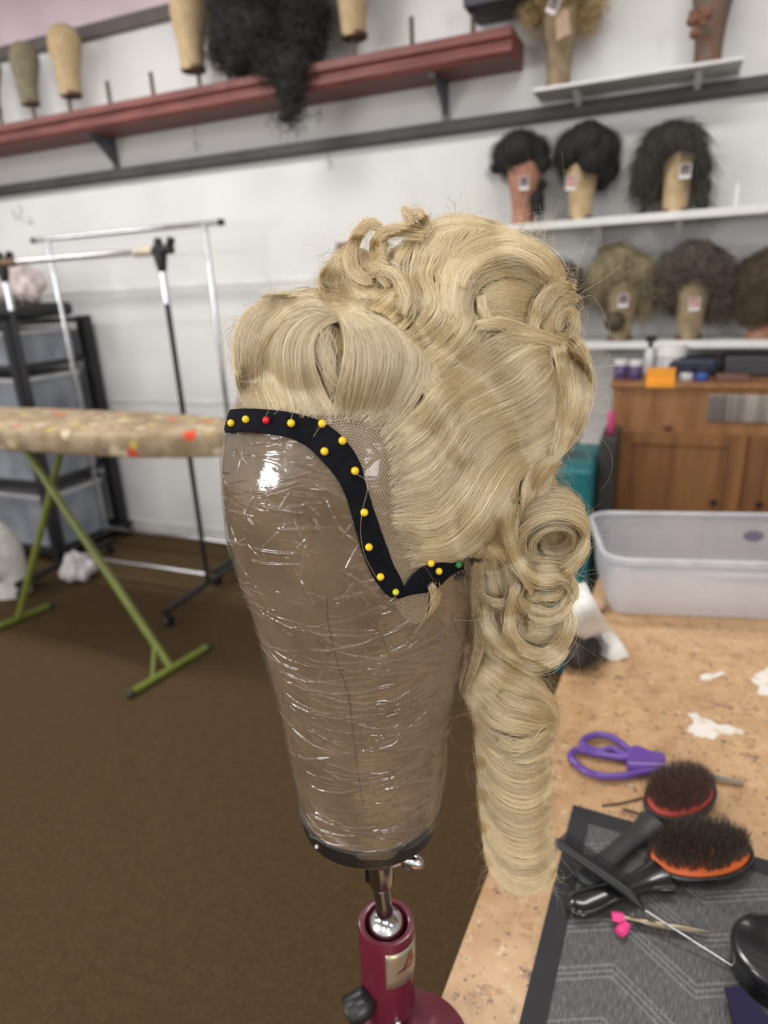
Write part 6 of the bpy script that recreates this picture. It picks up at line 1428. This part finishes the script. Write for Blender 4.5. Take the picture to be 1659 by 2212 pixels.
for name, L in PARTS.items():
    Ms = sorted({P.shape[1] for P, _, _t in L})
    # resample every batch of a part to one length
    K = max(Ms); Ps, Rs = [], []
    for P, R, _t in L:
        R = np.broadcast_to(R, P.shape[:2])
        if P.shape[1] != K:
            x = np.linspace(0, P.shape[1] - 1, K); i = np.clip(x.astype(int), 0, P.shape[1] - 2); f = (x - i)
            P = P[:, i] * (1 - f)[None, :, None] + P[:, i + 1] * f[None, :, None]; R = R[:, i] * (1 - f) + R[:, i + 1] * f
        Ps.append(P); Rs.append(R)
    P = np.concatenate(Ps); R = np.concatenate(Rs); tot += len(P)
    hair_curves(name, P, R, h_blond2 if name in ('golden_curls', 'long_ringlet') else h_cool if name in ('front_roll', 'lace_hairs') else h_blond, wig, np.concatenate([t_ for _, _, t_ in L]))
# hair on the far side of the wig, seen only from elsewhere
fuzz(wig, capo, h_blond, 6000, 0.018, 0.00008, 0.1, 4, droop=0.0, name='back_hair', away=CAM)

# ---- lace front and nape band
m_lace = bpy.data.materials.new('lace_net'); m_lace.use_nodes = True
def lace_nodes():
    nt = m_lace.node_tree; b = nt.nodes['Principled BSDF']; b.inputs['Base Color'].default_value = lin((200, 180, 152)); b.inputs['Roughness'].default_value = 0.8
    uv = nt.nodes.new('ShaderNodeUVMap'); uv.uv_map = 'UVMap'
    v = nt.nodes.new('ShaderNodeTexVoronoi'); v.feature = 'DISTANCE_TO_EDGE'; v.voronoi_dimensions = '2D'; v.inputs['Scale'].default_value = 620; v.inputs['Randomness'].default_value = 0.35
    nt.links.new(uv.outputs[0], v.inputs['Vector'])
    l = nt.nodes.new('ShaderNodeMath'); l.operation = 'LESS_THAN'; l.inputs[1].default_value = 0.09; nt.links.new(v.outputs['Distance'], l.inputs[0])
    a = nt.nodes.new('ShaderNodeMath'); a.operation = 'MULTIPLY_ADD'; a.inputs[1].default_value = 0.66; a.inputs[2].default_value = 0.07; nt.links.new(l.outputs[0], a.inputs[0])
    nt.links.new(a.outputs[0], b.inputs['Alpha'])
lace_nodes()
def patch(name, A, B, off, m, n=80, k=26):
    A = crom(np.array(A, float), n); B = crom(np.array(B, float), n)
    V = np.array([[surf(*(A[i] * (1 - f) + B[i] * f), off)[0] for f in np.linspace(0, 1, k)] for i in range(n)])
    g = grid_mesh(name, V, m, wig)
    uvl = g.data.uv_layers.new(name='UVMap'); li = np.empty(len(g.data.loops), np.int32); g.data.loops.foreach_get('vertex_index', li)
    Lc_ = np.cumsum(np.concatenate([[0], np.linalg.norm(np.diff(V[:, k // 2], axis=0), axis=1)])); Wd = np.linalg.norm(V[:, -1] - V[:, 0], axis=1)
    uvs = np.stack([Lc_[li // k], (li % k) / (k - 1) * Wd[li // k]], 1); uvl.data.foreach_set('uv', uvs.astype(np.float32).ravel())
    return g
patch('lace_front', [(500, 900), (560, 905), (640, 912), (700, 932), (745, 975), (770, 1030), (790, 1100), (810, 1170), (835, 1230), (862, 1274), (905, 1238), (950, 1215)],
      [(530, 850), (580, 860), (650, 868), (720, 872), (790, 872), (850, 900), (900, 960), (920, 1030), (925, 1100), (930, 1150), (950, 1180), (985, 1190)], 0.0026, m_lace)
patch('lower_lace', [(862, 1276), (900, 1262), (945, 1240), (960, 1232)], [(850, 1300), (870, 1330), (895, 1345), (905, 1335)], 0.0024, m_lace, 30, 16)
m_nape = mat('cap_edge_knit', (188, 168, 132), rough=0.9, col2=(166, 142, 108), scale=300, bump=0.8, bscale=900)
nb_ = crom(np.array([(1004, 1205), (1010, 1260), (1016, 1320), (1020, 1370), (1016, 1410), (1004, 1450), (988, 1500)], float), 40)
wn = crom(np.array([[11.], [11.], [9.], [8.], [7.], [6.], [3.]]), 40)[:, 0]
V = np.array([[atT(x + u * w_ + 8, y, float(t0(x, y)) - 0.024 - 0.002 * u) for u in (-1, -0.2, 0.8, 1.8, 2.8)] for (x, y), w_ in zip(nb_, wn)])
g = grid_mesh('nape_edge', V, m_nape, wig); sd = g.modifiers.new('s', 'SOLIDIFY'); sd.thickness = 0.0008
print('STRANDS', tot)
